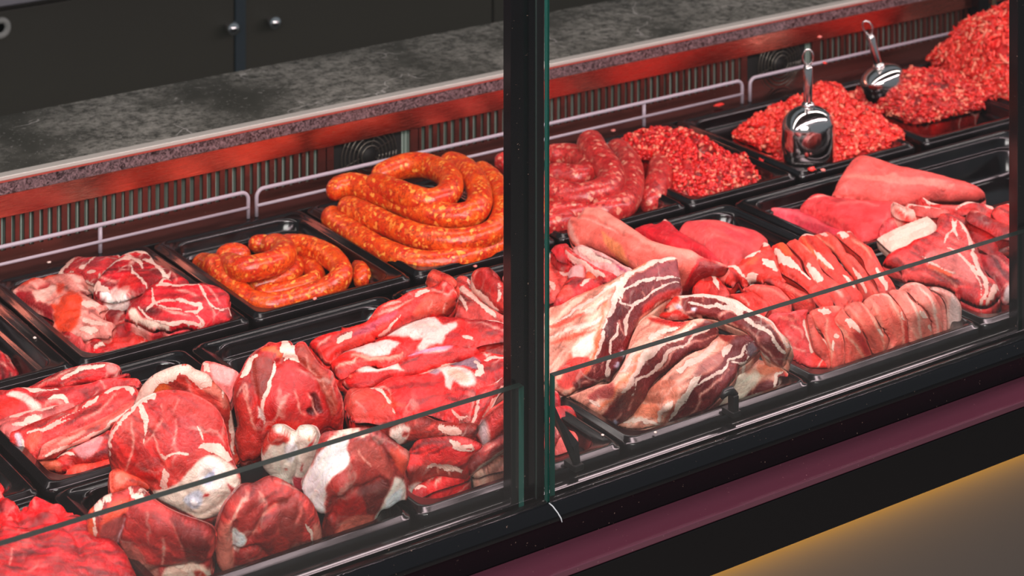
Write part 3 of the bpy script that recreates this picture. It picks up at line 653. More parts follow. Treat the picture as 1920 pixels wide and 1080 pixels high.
meat('pork_slice', 'glossy dark pink slice low in the corner behind the glass, beside the red beef', 'meat',
     '163,985 165,962 176,948 190,934 206,926 232,920 245,912 262,914 280,930 300,945 325,958 350,968 375,976 395,985 404,1000 404,1020 398,1040 400,1060 396,1078 375,1095 330,1100 285,1090 262,1078 245,1062 232,1040 222,1020 200,1008 180,1000 168,995',
     '165,975,4.5 250,915,7 390,985,3.5 235,1040,-1 330,1095,-3.5 395,1060,-2.5 300,980,4.5', '#b54442',
     [('#e2764c', 0, '164,985 166,962 176,950 178,990'), ('f', 7, '176,990 176,958 190,936 208,928'), ('#de6a4e', 0, '186,960 205,935 235,924 250,930 240,945 210,955 190,985'), ('f', (12, 6), '245,915 262,920 275,930'), ('#b46a66', 0, '188,965 225,950 235,965 226,1000 222,1015 195,1000'),
      ('v', 6, '236,955 226,990 226,1030', -6), ('#c8a8b0', 2.5, '238,958 228,985 226,1020'), ('f', 2.2, '305,985 310,1010 308,1035'), ('f', 2.2, '320,965 335,985 342,1005'), ('#8e3430', 0, '320,960 350,970 385,985 395,1005 380,1030 355,1035 345,1005 330,980'),
      ('#c47a70', 0, '235,990 262,1000 285,1025 270,1040 245,1040 235,1020'), ('v', 6, '300,1045 345,1040 390,1035', -5), ('#b07468', 0, '270,1040 295,1030 305,1060 300,1085 275,1080'), ('#dcb4a4', 0, '310,1050 335,1040 372,1038 392,1050 390,1075 350,1095 310,1088'), ('f', 8, '355,1045 350,1075'), ('#c05a4c', 0, '362,1050 378,1048 382,1068 368,1075'), ('f', 6, '330,1045 345,1040')],
     group=GS, fiber=.65, dome=.018, R=24, th=.035, seed=14, gain=1.6, wp=1.0, alt='#c25350', rough=.28)
# ------------------------------------------------------------------ pork strips and slabs (front row, left of the post)
GP = 'slabs and strips of red pork piled left of the post'
def pk(label, out, z, base, st=(), name='pork_strip', cat='meat', g=GP, **k):
    return meat(name, label, cat, out, z, base, st, group=g, **k)
pk('pale streaky rib chop behind the twisted strip', '855,527 865,520 878,522 885,532 887,545 910,570 937,588 957,598 985,612 957,613 935,607 902,603 868,597 840,597 850,583 858,565', '870,525,4 980,610,4 860,595,3', '#e0706a',
   [('f', 12, '862,548 885,562 910,585 930,602'), ('f', 5, '878,525 884,545 900,565 930,585'), ('f', 8, '858,560 866,570 878,590'), ('#c8383c', 4, '884,540 905,570 935,590'), ('#d8504e', 6, '862,545 872,540 882,552'), ('v', 6, '887,545 910,572 950,595', -4)], name='rib_chop', g='streaky rib chops behind the post', th=.02, seed=41, dome=.008)
pk('tall streaky rib chop with wide white edge, left beside the black post', '887,530 888,515 898,503 918,502 923,515 940,528 955,548 975,580 985,605 957,593 935,587 910,570 893,553 887,543', '900,503,7 985,600,4 890,545,4', '#e0605a',
   [('f', 16, '893,520 892,535 905,550 922,562 940,578'), ('#ee7a70', 8, '897,510 915,508'), ('f', 5, '938,530 948,550 945,562'), ('f', 4, '905,510 900,530'), ('#d84a48', 0, '905,512 918,508 935,530 940,545 925,545 902,538')], name='rib_chop', g='streaky rib chops behind the post', th=.02, seed=42, dome=.01)
pk('rib chop mostly hidden behind the left side of the black post', '942,522 950,512 952,497 960,490 985,500 990,560 975,570 955,545', '950,500,7 985,560,5', '#e67870', [('f', 9, '945,528 960,535 975,555'), ('f', 6, '955,500 975,520')], name='rib_chop', g='streaky rib chops behind the post', th=.02, seed=43)
pk('red knob of pork behind the curled end of the twisted strip', '800,540 803,530 805,522 818,510 835,515 853,523 856,535 845,545 832,540 815,545', '805,540,6 835,515,7.5', '#e86a58', [('f', 9, '803,538 808,528'), ('#d83a38', 6, '830,520 845,530')], dome=.012, seed=44)
pk('pinkish pork muscle with smooth face beside the post, lowest right', '892,818 895,806 905,790 922,772 943,757 960,747 990,740 990,790 957,798 933,810 912,828 902,836', '900,812,1.2 985,760,4 930,810,1', '#dc4a48',
   [('#c4b0b0', 0, '895,800 910,785 912,800 908,825 898,830'), ('f', 7, '950,770 962,790'), ('f', 3, '912,790 906,818')], dome=.014, gain=1.3, seed=45, th=.03, alt='#e86058')
pk('pale scrap of pork with fat at the front tray edge beside the post', '885,890 900,872 920,858 957,838 990,835 990,872 957,880 914,890 894,897', '890,890,-2.8 985,850,-2', '#d8a090', [('f', 10, '905,880 935,868 965,855'), ('#d85a4c', 7, '940,872 965,870'), ('#8c4a48', 5, '905,886 925,880')], gain=1.3, seed=46)
pk('narrow red scrap along the front tray edge', '772,931 778,920 793,908 817,894 848,888 881,894 871,904 817,921 793,932', '780,925,-3.2 870,895,-2.6', '#cf3038', [('f', 4, '800,920 812,905 830,900'), ('f', 4, '815,918 828,908'), ('f', 5, '780,928 800,926')], gain=1.3, seed=47)
pk('slanting cut strip with grey rind edge beside the post', '873,871 895,842 933,818 957,799 985,795 990,832 957,837 920,863 885,889 879,886', '880,880,-1.5 980,800,2 900,845,0 957,835,0', '#a84038',
   [('#b8a89a', 8, '884,886 920,860 957,836 985,825'), ('f', 5, '945,825 985,808'), ('#c03838', 5, '900,845 935,822'), ('f', 3, '905,842 925,828')], dome=.008, gain=1.3, seed=48, th=.025)
pk('lower red slab with a white seam above its dark cut face', '762,882 764,852 772,838 787,824 840,818 865,818 885,824 904,834 898,842 890,848 876,868 881,884 880,896 865,895 820,893 797,901 783,915 770,930 763,928 764,900', '765,845,.5 900,835,1.8 870,868,-.2 770,875,-.3 770,925,-3.8 878,893,-2.6 820,890,-2.6 820,862,0', '#d23238',
   [('#b04a3c', 0, '768,880 797,867 820,862 867,873 879,884 880,896 820,893 797,901 783,915 768,929'), ('f', 7, '800,868 815,862 840,867 866,873'), ('f', 3, '820,862 822,875'), ('f', 3, '840,867 845,878'), ('#f0cfc4', 0, '768,905 785,895 790,900 778,918 768,928'), ('f', 9, '842,822 860,828 885,834'), ('f', 5, '845,830 870,838 890,838'), ('v', 4, '797,866 840,866 872,874', -2), ('#e0504c', 6, '770,860 800,848 850,850'), ('#8c3430', 5, '765,838 800,826 840,822')],
   dome=.01, gain=1.3, seed=49, th=.02, rough=.28, alt='#df4848')
pk('brown cut edge with fat seams below the widest red muscle', '725,808 745,797 768,787 793,780 820,790 865,794 883,793 896,797 892,817 865,820 840,818 797,818 778,822 749,830 739,820', '730,808,1.2 890,800,2.4 780,825,.2 885,818,1', '#b54a3e',
   [('#efc9bc', 0, '735,805 765,790 772,792 765,808 752,822 742,820'), ('#b04038', 6, '757,803 768,798'), ('f', 8, '822,793 840,800 868,802'), ('f', 3, '760,825 790,817 802,815'), ('#8c3a34', 3, '790,797 815,795'), ('f', 3, '835,803 838,808')], dome=.01, gain=1.3, seed=50)
pk('band of pork with pale underside running down beside the widest red muscle', '892,733 927,718 955,698 985,688 987,735 943,735 923,765 902,792 893,819 883,817 880,785 888,755', '900,735,4.6 890,812,1.4 980,710,5.4', '#d84644',
   [('f', 6, '898,745 893,775 888,800'), ('f', 9, '905,785 925,760 945,732 980,728'), ('f', 8, '915,720 940,712'), ('#b03a50', 5, '895,765 902,768'), ('f', 4, '900,727 930,722')], dome=.009, seed=51)
pk('widest red muscle slab with a cream tendon patch, crossed by the low glass', '645,760 648,745 655,738 668,735 700,731 727,716 760,712 793,708 818,699 843,692 880,680 903,669 915,668 940,671 957,675 985,683 987,705 957,715 930,722 897,735 890,755 884,782 881,793 865,798 827,787 803,779 770,783 745,791 715,797 690,793 658,790',
   '650,765,2.2 700,733,3.2 850,692,4.4 980,690,5.6 866,796,2 720,795,1.4 890,740,4.6 780,750,3.4', '#dc3038',
   [('#e0685a', 0, '648,748 670,737 695,738 705,755 695,790 660,790 650,770'), ('#ee5c4c', 0, '690,765 735,755 745,775 735,792 700,795'), ('f', 5, '697,735 715,745 728,760 742,785'), ('f', 3, '700,738 720,742 738,755 735,770'), ('#b0a0a8', 0, '803,712 815,703 825,700 830,712 820,718'),
    ('#9c8e98', 0, '845,693 880,682 895,690 905,700 895,712 878,706 860,705 850,700'), ('#f2d0c4', 0, '820,702 835,695 850,705 872,708 890,718 893,728 880,738 868,737 855,735 848,750 838,742 835,725 828,712'), ('#f8bda8', 0, '840,715 855,710 875,720 885,730 870,733 850,728'),
    ('f', 9, '895,700 905,708 895,722'), ('f', 6, '912,698 925,690 945,690'), ('f', 3, '905,672 920,690'), ('f', 3, '925,672 915,690'), ('#e84848', 7, '745,735 790,728 830,730'), ('#c02030', 4, '740,745 790,738 830,745'), ('#c82a30', 4, '760,772 810,760 850,765'), ('#f07058', 6, '715,780 760,772'), ('f', 5, '850,783 870,792 880,785'), ('v', 5, '700,738 728,760 742,788', -3)],
   dome=.014, R=22, seed=52, th=.03, rough=.27, lump=.0024, alt='#e84a48')
pk('red pork piece with brownish underside against the post, above the widest muscle', '892,648 920,644 955,640 990,645 990,690 957,676 930,672 905,672 897,660', '900,650,5.8 985,650,6 980,680,5.6', '#a4463c', [('f', 7, '895,650 925,650 957,652 985,655'), ('f', 4, '945,655 955,668 958,675'), ('#c86a5c', 4, '920,662 945,660')], dome=.01, seed=53)
pk('wide slab with white membrane on top and dark red back edge', '617,688 628,678 640,668 653,660 677,653 702,643 710,636 727,631 748,617 760,610 793,600 815,597 860,599 902,603 935,606 957,614 990,622 990,648 955,641 920,645 897,650 880,660 830,668 800,673 767,672 748,682 727,692 710,694 690,690 668,697 645,710 632,712 625,702',
   '620,692,3.6 700,648,6 800,600,7.6 960,615,8 985,640,7 890,650,7 760,675,5.4 640,705,3.6 700,690,4.4', '#e24a42',
   [('#f6c6bc', 0, '752,618 790,604 815,605 835,620 850,615 858,620 835,645 800,668 785,662 770,640 740,640 725,635'), ('f', 3, '770,625 800,622 830,628'), ('#f4d0c8', 0, '640,672 655,662 680,656 705,646 735,650 755,648 758,655 740,662 732,672 700,676 680,672 665,668'), ('#c22030', 0, '790,602 830,597 880,604 935,610 957,622 957,640 930,632 895,620 860,612 840,618 820,606'), ('f', 7, '905,606 935,611 952,616'), ('f', 3, '870,600 900,608'), ('f', 3, '880,615 920,622 955,636'),
    ('#e23a34', 0, '860,620 885,625 905,642 890,645 870,640 840,652 830,648'), ('#c03844', 0, '835,640 850,633 868,642 850,648'), ('f', 5, '868,640 885,645'), ('#d8302c', 0, '710,640 740,640 780,648 795,650 780,662 755,668 735,668 752,655 740,650'), ('#f2a894', 7, '660,675 700,680 735,682 755,672'), ('#e03c30', 0, '627,695 645,680 662,672 658,680 640,692'), ('#f4b8a4', 5, '632,702 655,692 672,682'),
    ('v', 5, '640,682 700,676 750,668', -2.5), ('#c09ab0', 4, '785,665 770,675'), ('v', 4, '700,646 760,640 830,648', -2)], dome=.010, R=16, seed=54, th=.02, wp=1.1)
pk('thick strip with a pale rind edge lying under the white membrane slab', '642,714 652,707 660,698 677,688 690,684 710,692 743,682 755,672 793,656 827,648 852,646 887,649 898,656 903,668 897,681 877,683 843,696 818,703 793,713 760,717 727,719 702,734 668,739 652,732 642,722',
   '650,715,3 700,690,4.6 890,655,6.6 895,678,5 750,715,3.6 680,737,2.4', '#e03c3a',
   [('f', 7, '760,713 793,705 820,697 850,686 895,676'), ('#e07a68', 6, '760,718 800,712 835,700 870,686'), ('#f0d8cc', 0, '672,695 690,690 712,692 735,685 745,680 750,690 755,698 735,698 705,700 685,703'), ('f', 4, '743,682 752,696 760,700'), ('#d8a0b8', 0, '763,668 795,655 830,650 850,650 835,660 800,665 775,672'), ('f', 3, '790,665 830,660 845,655'), ('#e84e48', 8, '800,685 840,672 885,662'), ('f', 3, '645,715 648,725 655,730'), ('#c42a2c', 6, '665,725 700,722 740,708'), ('v', 4, '760,712 820,696 890,676', -2), ('#f08a70', 4, '655,704 665,712')],
   dome=.014, R=18, seed=55, th=.025, wp=.9)
pk('long twisted strip lying on top of the pile with a curled right end', '580,648 593,635 622,625 640,622 640,613 650,616 670,610 687,603 698,590 707,578 727,567 743,563 760,551 777,544 800,540 815,536 832,526 843,532 853,542 858,557 856,570 850,583 837,597 823,599 785,604 760,611 748,618 727,631 710,638 703,635 705,643 688,648 660,660 638,667 617,686 608,683 597,670',
   '583,655,5 640,620,7 700,590,9 800,542,10.5 855,550,10.5 835,595,7.5 710,635,6.4 615,682,4.4 760,605,8', '#e4483e',
   [('#e83c38', 0, '582,650 600,635 635,625 640,630 625,645 605,655 600,668'), ('f', 9, '632,650 650,638 672,634'), ('#cf6a7c', 0, '660,635 690,612 715,598 745,588 740,602 712,612 690,628 672,640'), ('f', 4, '700,595 735,585 770,568'), ('f', 4, '715,583 750,572'), ('#e8584a', 0, '640,665 665,640 695,630 705,640 680,652 650,665'), ('f', 5, '708,633 728,620 752,600'), ('f', 8, '775,560 790,552 805,552'), ('f', 4, '810,550 835,553 850,556'), ('f', 4, '840,535 832,548'),
    ('#e4705a', 0, '780,575 800,560 830,558 852,560 850,575 835,592 800,596 775,600 765,590'), ('#d83028', 5, '765,598 775,580 790,565'), ('f', 2.5, '825,590 840,572'), ('f', 2, '800,590 808,572'), ('v', 6, '690,600 740,585 775,560 840,548', -5), ('v', 5, '610,665 650,640 700,615', -3), ('f', 4, '595,662 612,650 622,640'), ('#f08060', 5, '770,545 800,545')],
   dome=.016, R=18, seed=56, th=.022, wp=.9, rough=.26)
GQ = 'red pork offcuts right of the middle post'
for i, (lab, o_, z_, b_, st) in enumerate((
    ('deep pink rounded offcut, upper one beside the slanting arms', '1025,775 1040,771 1057,770 1070,776 1080,793 1080,804 1066,808 1050,802 1035,796 1026,790', '1035,780,-.6 1075,800,-1.6', '#e23a50', [('f', 2, '1040,776 1065,782 1078,797'), ('#f06a3c', 5, '1065,798 1077,803')]),
    ('pale pink folded offcut at the corner of the tray beside the slanting arms', '1033,855 1038,846 1050,834 1060,826 1062,812 1072,808 1087,807 1103,814 1112,825 1109,831 1080,841 1050,852', '1050,845,-2.6 1090,812,-1.6', '#f08078', [('#e0485a', 0, '1072,808 1090,808 1108,820 1100,828 1085,818'), ('f', 2.5, '1070,818 1092,820 1102,830')]),
    ('dark red marbled offcut between the two pink ones beside the post', '1022,805 1035,806 1046,812 1055,828 1050,838 1040,846 1022,850', '1030,810,-1.4 1045,840,-2.4', '#b83440', [('f', 2, '1035,815 1040,835'), ('f', 2, '1032,822 1050,820')]),
    ('small crimson offcut at the top, against the post', '1022,742 1035,741 1046,744 1051,755 1050,768 1042,774 1025,772', '1035,745,0 1045,770,-.6', '#c82a48', [('f', 4, '1036,746 1040,752')]))):
    pk(lab, o_, z_, b_, st, name='pork_offcut', g=GQ, dome=.014, R=14, th=.02, seed=60+i, rough=.25)
# ------------------------------------------------------------------ rib strips (middle row, left)
GR = 'thin pork rib strips in the middle-row tray at the left'
pk('pink fatty strip at the bottom left of the rib strips', '0,793 22,785 78,773 111,765 142,762 128,777 90,795 48,812 18,826 -6,812 -6,796', '0,800,-.5 140,765,1', '#ee8c88', [('f', 9, '15,795 45,790 90,780 115,770'), ('f', 5, '25,812 60,800 85,790'), ('#d85860', 5, '30,800 60,795')], g=GR, seed=70)
pk('uppermost rib strip with a torn right end', '30,738 67,719 111,697 156,684 196,679 220,684 227,693 225,702 236,700 243,701 238,708 229,714 200,718 156,723 138,730 96,733 50,735', '50,732,1.4 140,688,4 225,690,3.6 150,725,2', '#cf3c42',
   [('f', 8, '120,710 150,696 180,688 200,684'), ('f', 4, '75,722 120,702 150,692'), ('#f4a49c', 0, '200,682 218,685 226,695 222,703 205,700'), ('#e85a58', 5, '115,722 150,705 190,700'), ('f', 2, '122,715 124,728'), ('#a82430', 6, '130,725 170,716 215,712'), ('f', 2, '199,712 203,700')], g=GR, seed=71, dome=.012, vein=.3)
pk('rib strip ending in a white fat flap and a red lump at the left', '-6,742 20,737 40,733 96,731 156,727 193,717 231,714 262,717 260,727 204,731 173,747 138,762 122,767 84,773 60,776 40,783 28,788 12,792 -6,788', '0,745,1 100,733,2 260,720,2.4 10,788,0 130,764,1', '#df5054',
   [('#f6d2c4', 0, '16,755 28,748 55,755 70,765 82,770 78,776 60,774 40,765 25,760'), ('#e84a3c', 0, '2,768 25,762 38,768 30,785 12,790 2,785'), ('f', 8, '45,738 80,745 110,742'), ('f', 8, '95,762 118,756 130,762'), ('f', 3, '160,720 180,722 200,735'), ('#c83844', 7, '65,750 100,748 140,745'), ('f', 4, '85,772 100,765 125,765'), ('#e8382e', 5, '225,720 255,720')], g=GR, seed=72, dome=.012, vein=.3)
pk('long rib strip with a white bone end and dark red top edge', '17,828 20,816 30,812 78,793 142,767 175,748 200,735 235,729 258,730 256,755 225,775 190,795 150,810 110,827 80,845 60,860 50,852 32,850 20,838', '20,825,0 50,850,-1 200,738,2.6 250,750,2.6 110,822,.6', '#e05856',
   [('#cc3a34', 8, '25,820 60,810 100,795 150,768'), ('f', 7, '55,825 100,813 140,790 175,768 185,755'), ('f', 6, '200,750 220,742 240,735'), ('f', 4, '140,785 150,765 175,755'), ('f', 10, '235,735 248,742 252,752'), ('#d4c4cc', 0, '30,825 42,824 45,850 36,848'), ('f', 5, '40,828 48,850'), ('#f07a66', 0, '50,835 80,822 82,835 62,856 52,850'), ('f', 3, '160,800 200,775 220,755'), ('#d04048', 5, '120,802 160,780')], g=GR, seed=73, dome=.012, vein=.3)
pk('central rib strip with a rounded tip and long white seam', '74,852 80,835 107,820 155,800 200,780 230,760 252,752 232,790 205,806 160,830 124,843 100,861 80,864 70,862', '78,855,.2 240,760,2.6 120,843,0 205,803,1', '#ee7a6e',
   [('f', 3, '78,845 85,832 115,820'), ('f', 8, '78,856 100,846 125,838 150,826 175,812 200,800'), ('#d03038', 5, '100,858 125,845 165,832 205,806'), ('f', 6, '195,798 225,780 240,765'), ('#f4a090', 8, '100,832 150,812'), ('#d85048', 0, '76,862 100,852 112,848 100,862')], g=GR, seed=74, dome=.014, vein=.25)
pk('lowest fleshy strip with a pinkish ragged patch beside the round slices', '58,858 67,849 76,853 78,864 100,863 124,851 156,835 189,820 210,812 212,858 193,868 156,873 140,876 128,884 118,890 93,889 71,886 68,878 60,869', '60,862,-1 200,820,1 205,860,-.6 80,885,-1.8', '#dc4a46',
   [('#f0a4a4', 0, '140,850 165,838 185,828 200,830 192,850 178,865 155,866'), ('f', 6, '110,865 125,858 140,862'), ('f', 6, '62,866 72,872'), ('#ee8668', 0, '72,880 88,866 110,872 118,886 90,888 74,885'), ('v', 6, '76,864 110,868 140,874', -4), ('#b0283c', 7, '185,865 205,852 208,835'), ('f', 4, '178,840 185,828')], g=GR, seed=75, dome=.014, vein=.2)
pk('last rib strip with a white cut end at the tray front', '124,896 126,880 138,874 173,871 208,864 216,878 156,894', '126,890,-2.2 212,872,-1.2', '#e8604e', [('#f4e0d4', 0, '124,895 127,881 138,876 134,890'), ('f', 4, '150,878 180,874')], g=GR, seed=76, dome=.01)
# scraps at the left edge
pk('dark red marbled scrap at the left edge in the back-row tray', '-10,662 8,668 18,676 24,688 30,695 36,706 30,712 12,716 -10,722', '0,668,-3 30,710,-4.5', '#b82c40', [('f', 3, '0,672 15,685 22,700'), ('f', 3, '-5,690 10,700 20,712'), ('#e85058', 5, '10,700 22,708')], name='pork_offcut', g='red scraps at the left edge of the photo', seed=77, vein=.5)
pk('small red piece in the middle-row tray at the left edge', '-10,905 6,910 18,901 30,902 36,912 37,925 25,932 5,936 -10,940', '0,910,-2 30,928,-3.4', '#e03a40', [('#c06a80', 0, '14,906 24,903 28,918 20,925'), ('f', 4, '15,930 28,926')], name='pork_offcut', g='red scraps at the left edge of the photo', seed=78, dome=.014, R=14)
# ------------------------------------------------------------------ beef, lower left corner
GBF = 'glossy red beef in the lower left corner'
pk('ragged bright red beef piece above the low glass in the lower left corner', '-10,948 5,944 22,952 38,960 44,966 60,955 64,948 85,949 100,954 118,965 130,978 145,988 120,1010 60,1022 -10,1040', '-5,948,1 100,955,3 140,990,1.5 0,1035,1.8 38,968,1.5', '#e01c30',
   [('f', 2, '62,960 75,970 70,980'), ('#b01428', 8, '30,975 42,970'), ('#f04858', 6, '80,962 110,970'), ('#ff5a50', 5, '60,990 100,985'), ('f', 5, '-5,965 2,970'), ('v', 8, '15,960 40,975 35,1000', -7), ('v', 6, '60,960 55,990', -5), ('v', 6, '80,985 120,990', -4)], name='beef_piece', g=GBF, seed=80, dome=.02, R=26, lump=.006, ls=45, jag=3, rough=.22, alt='#f02838', pale='#ff6a70')
pk('large smooth dark red beef muscle behind the low glass in the corner', '-10,1012 60,1000 110,985 140,978 158,985 178,1000 205,1022 225,1042 245,1070 258,1095 262,1120 -10,1125', '0,1015,2 140,985,2.6 235,1060,0 250,1110,-1 0,1110,1', '#c01c34',
   [('#e8d0b0', 5, '172,1000 180,1006'), ('f', 5, '148,986 158,992'), ('f', 8, '205,1022 222,1032'), ('#d83444', 14, '10,1035 80,1020 140,1010'), ('#a81830', 5, '60,1040 100,1030'), ('f', 3, '20,1060 15,1090'), ('f', 2, '225,1060 240,1070'), ('v', 5, '100,1000 140,1040 150,1090', -3), ('#d84a60', 8, '60,1060 110,1065')], name='beef_piece', g=GBF, seed=81, dome=.02, R=30, lump=.003, rough=.24, alt='#d62c40', th=.04, vein=.15)
# ------------------------------------------------------------------ pork neck steaks
GN = 'marbled pork neck steaks in the back-row tray at the left'
pk('jumble of dark red trimmings under the neck steaks at the tray front', '108,622 126,627 161,637 206,631 208,617 195,600 185,585 200,573 215,568 240,568 240,600 262,609 290,621 318,623 342,628 335,636 290,652 250,661 205,669 170,666 150,656 130,641', '115,625,-2 240,570,-1.4 335,632,-2.6 170,662,-3 240,620,-1.6', '#cf3038',
   [('f', 5, '175,660 200,655 225,657'), ('f', 6, '180,645 190,640'), ('#e04a3c', 0, '195,650 225,640 260,645 290,648 250,658 210,665'), ('f', 4, '280,628 292,640'), ('#a02434', 0, '195,575 230,575 238,598 215,605 195,590'), ('#ee7a78', 0, '130,635 150,635 170,655 160,662'), ('v', 5, '170,640 220,635 270,640', -5), ('v', 5, '160,650 200,655 240,650', -4), ('f', 3, '215,615 240,608 262,614'), ('#8c2a34', 5, '255,612 290,625 310,632'), ('v', 6, '200,615 240,612 300,628', -5)], name='neck_steak', g=GN, seed=90, lump=.005, ls=40, vein=.4)
pk('pale scored slab with orange membrane at the left of the tray', '18,554 32,541 59,525 81,524 90,520 114,516 142,514 161,520 170,534 165,545 172,550 162,557 199,573 203,580 186,587 196,602 217,611 210,620 207,634 175,634 161,640 142,632 126,630 110,623 99,615 101,603 77,591 62,583 43,571 26,561', '22,556,-1.6 90,522,-.4 165,530,0 200,578,-.4 205,630,-1.2 120,625,-2 100,600,-1.6 130,570,.2', '#f4a498',
   [('#ef6a48', 0, '36,545 60,528 80,526 70,535 50,545'), ('#ee6a44', 0, '80,532 90,522 112,519 100,530'), ('#e84a50', 8, '115,518 140,518 160,525'), ('#f0663e', 0, '104,540 118,535 122,550 112,557'), ('#f26a40', 0, '122,560 135,552 148,562 155,575 150,588 153,600 145,622 120,628 103,612 105,590 98,580 115,578'), ('#f7c4b4', 0, '62,562 100,540 108,550 95,565 72,575'), ('#c23040', 0, '72,549 85,540 97,538 80,550'), ('#c23848', 0, '30,560 45,556 62,560 50,568 45,572'), ('#b83a44', 0, '44,570 62,562 70,576 62,582'), ('#c04048', 0, '64,582 85,574 92,582 78,590'), ('#b83444', 0, '78,590 100,582 102,602 88,600'),
    ('v', 3, '72,549 100,538 150,532', -4), ('v', 3, '85,574 115,560 165,545', -4), ('v', 3, '105,590 150,585 195,582', -3), ('v', 3, '110,615 150,600 195,590', -3), ('#8c5058', 2, '165,595 178,588'), ('#a83040', 0, '150,560 165,552 172,555 160,562'), ('f', 10, '155,580 190,575'), ('f', 10, '160,610 200,618'), ('f', 9, '155,625 185,628')], name='neck_steak', g=GN, seed=91, dome=.008, wp=.8, vein=0)
pk('neck steak with pale pink rim at the back left of the tray', '107,516 114,507 130,492 146,484 163,486 204,484 228,482 215,500 192,520 182,535 166,532 152,522 140,518 122,517', '110,515,-.6 160,486,.2 220,484,.6 180,530,1', '#d84a54',
   [('f', 11, '112,513 130,500 142,490'), ('f', 5, '150,515 165,505 185,495 200,492'), ('#b82c48', 8, '165,510 185,500 200,492'), ('f', 6, '165,520 180,518'), ('#c83a4a', 0, '140,518 150,514 160,520 158,530 148,528')], name='neck_steak', g=GN, seed=92, vein=.6, rim=('f', 2), dome=.008)
pk('folded neck steak standing on a thick white fat edge', '176,548 178,535 190,517 207,500 227,484 247,476 272,476 284,486 295,499 319,511 339,521 356,536 329,540 309,530 292,534 272,549 252,558 241,562 221,569 209,569 187,563 178,554', '178,550,1 190,517,2.6 250,477,1.6 350,533,.4 270,545,2.2 210,565,.4', '#bf1f3c',
   [('f', 16, '182,530 184,545 192,555 205,562'), ('#faf0e6', 9, '186,558 210,566 240,561'), ('#f6c8be', 0, '206,556 225,545 245,552 235,560 215,566'), ('f', 6, '196,512 215,503 240,495 262,500 268,515'), ('f', 9, '235,486 250,479 272,481 284,492 278,500'), ('f', 6, '268,498 285,505 300,520 318,530'), ('f', 6, '245,510 250,525 265,535 275,545'), ('f', 3, '295,500 303,525'), ('f', 3, '318,512 330,535'), ('f', 3, '188,525 200,536 222,540 232,530'), ('#e04648', 0, '232,530 255,528 262,545 240,555 222,548'), ('f', 4, '255,497 245,505 240,520')], name='neck_steak', g=GN, seed=93, dome=.01, wp=.9, vein=.7)
pk('white fat base of the folded neck steak', '200,566 222,568 242,560 250,556 249,564 240,571 222,574 208,573', '205,568,-.6 248,560,-.2', '#f2dcc8', [], name='neck_steak', g=GN, seed=94, dome=.004, th=.01) if False else None
pk('largest neck steak with branching fat lines lying on the right of the tray', '234,601 236,590 240,580 248,570 264,560 272,550 292,533 309,525 323,531 332,538 364,537 378,535 405,541 425,553 432,562 430,572 433,590 436,603 423,610 394,618 374,625 352,618 329,622 317,627 305,621 290,625 276,620 260,611 242,605',
   '237,596,.4 310,528,3.2 430,560,1.4 433,604,-.6 300,620,-.2 376,622,-.4 340,575,2.4', '#e0394c',
   [('#c42c3c', 0, '245,575 270,555 300,532 312,530 300,545 280,560 262,580 245,600'), ('f', 6, '262,585 275,600 290,612 320,614 350,612 378,619'), ('#f6dcc8', 0, '244,592 256,588 268,604 290,612 320,618 317,626 305,620 290,624 262,610 246,603'), ('f', 6, '296,550 320,546 345,548 370,543'), ('f', 4.6, '370,541 380,565 392,584 412,592 425,586'), ('f', 5, '286,553 290,578 274,592'), ('f', 4.6, '290,578 320,575 345,576 370,583 366,593 340,590 315,586 292,580'),
    ('f', 4.6, '362,597 375,610 382,618'), ('f', 3, '330,556 352,562 370,570'), ('f', 3, '378,545 395,560 408,580'), ('f', 3, '384,575 395,595 398,612'), ('f', 5, '425,586 430,600'), ('f', 3, '410,545 425,560'), ('f', 4, '300,585 330,594 355,600'), ('f', 5, '300,548 308,535 322,534'), ('#f08a80', 4, '332,541 365,539')], name='neck_steak', g=GN, seed=95, dome=.012, R=14, wp=.8, th=.022, vein=.25, alt='#e84a58')
# ------------------------------------------------------------------ pork belly slabs (front row, right of the post)
GBE = 'pork belly slabs stacked in the front-row tray'
BD, BS = '#93343a', '#f4b09a'
def belly(label, out, z, st, **k):
    kk = dict(dome=.008, R=12, th=.02, wp=1.2, rough=.3, fat='#eed6c6', name='pork_belly'); kk.update(k)
    return pk(label, out, z, BS, st, g=GBE, **kk)
belly('lowest short belly slab with rounded red right end, beside the beak-shaped clip', '1387,692 1400,680 1416,673 1442,681 1464,690 1480,701 1488,713 1484,719 1442,734 1402,748 1380,752 1364,759 1336,765 1318,771 1340,748 1365,715',
      '1416,673,.2 1480,701,0 1488,714,-1.2 1402,747,-3 1330,767,-3.8 1380,700,.8 1416,709,-.4 1387,740,-2.2',
      [('#f6dcc8', 0, '1380,700 1400,705 1420,705 1410,720 1390,740 1360,755 1335,762 1350,740'), ('#ef9a7c', 0, '1415,690 1440,684 1470,695 1475,702 1440,705 1418,705'), ('#94363a', 0, '1385,748 1390,738 1405,728 1402,745'), ('#983840', 0, '1408,730 1420,715 1440,712 1450,717 1440,728 1415,738'), ('#a23a3c', 0, '1452,710 1465,703 1470,700 1480,706 1486,714 1475,722 1455,725'), ('#e0362c', 5, '1474,700 1485,713'), ('f', 6, '1402,745 1412,738 1440,732 1450,722 1452,708 1470,700'), ('#a84840', 5, '1335,764 1350,762')], seed=101)
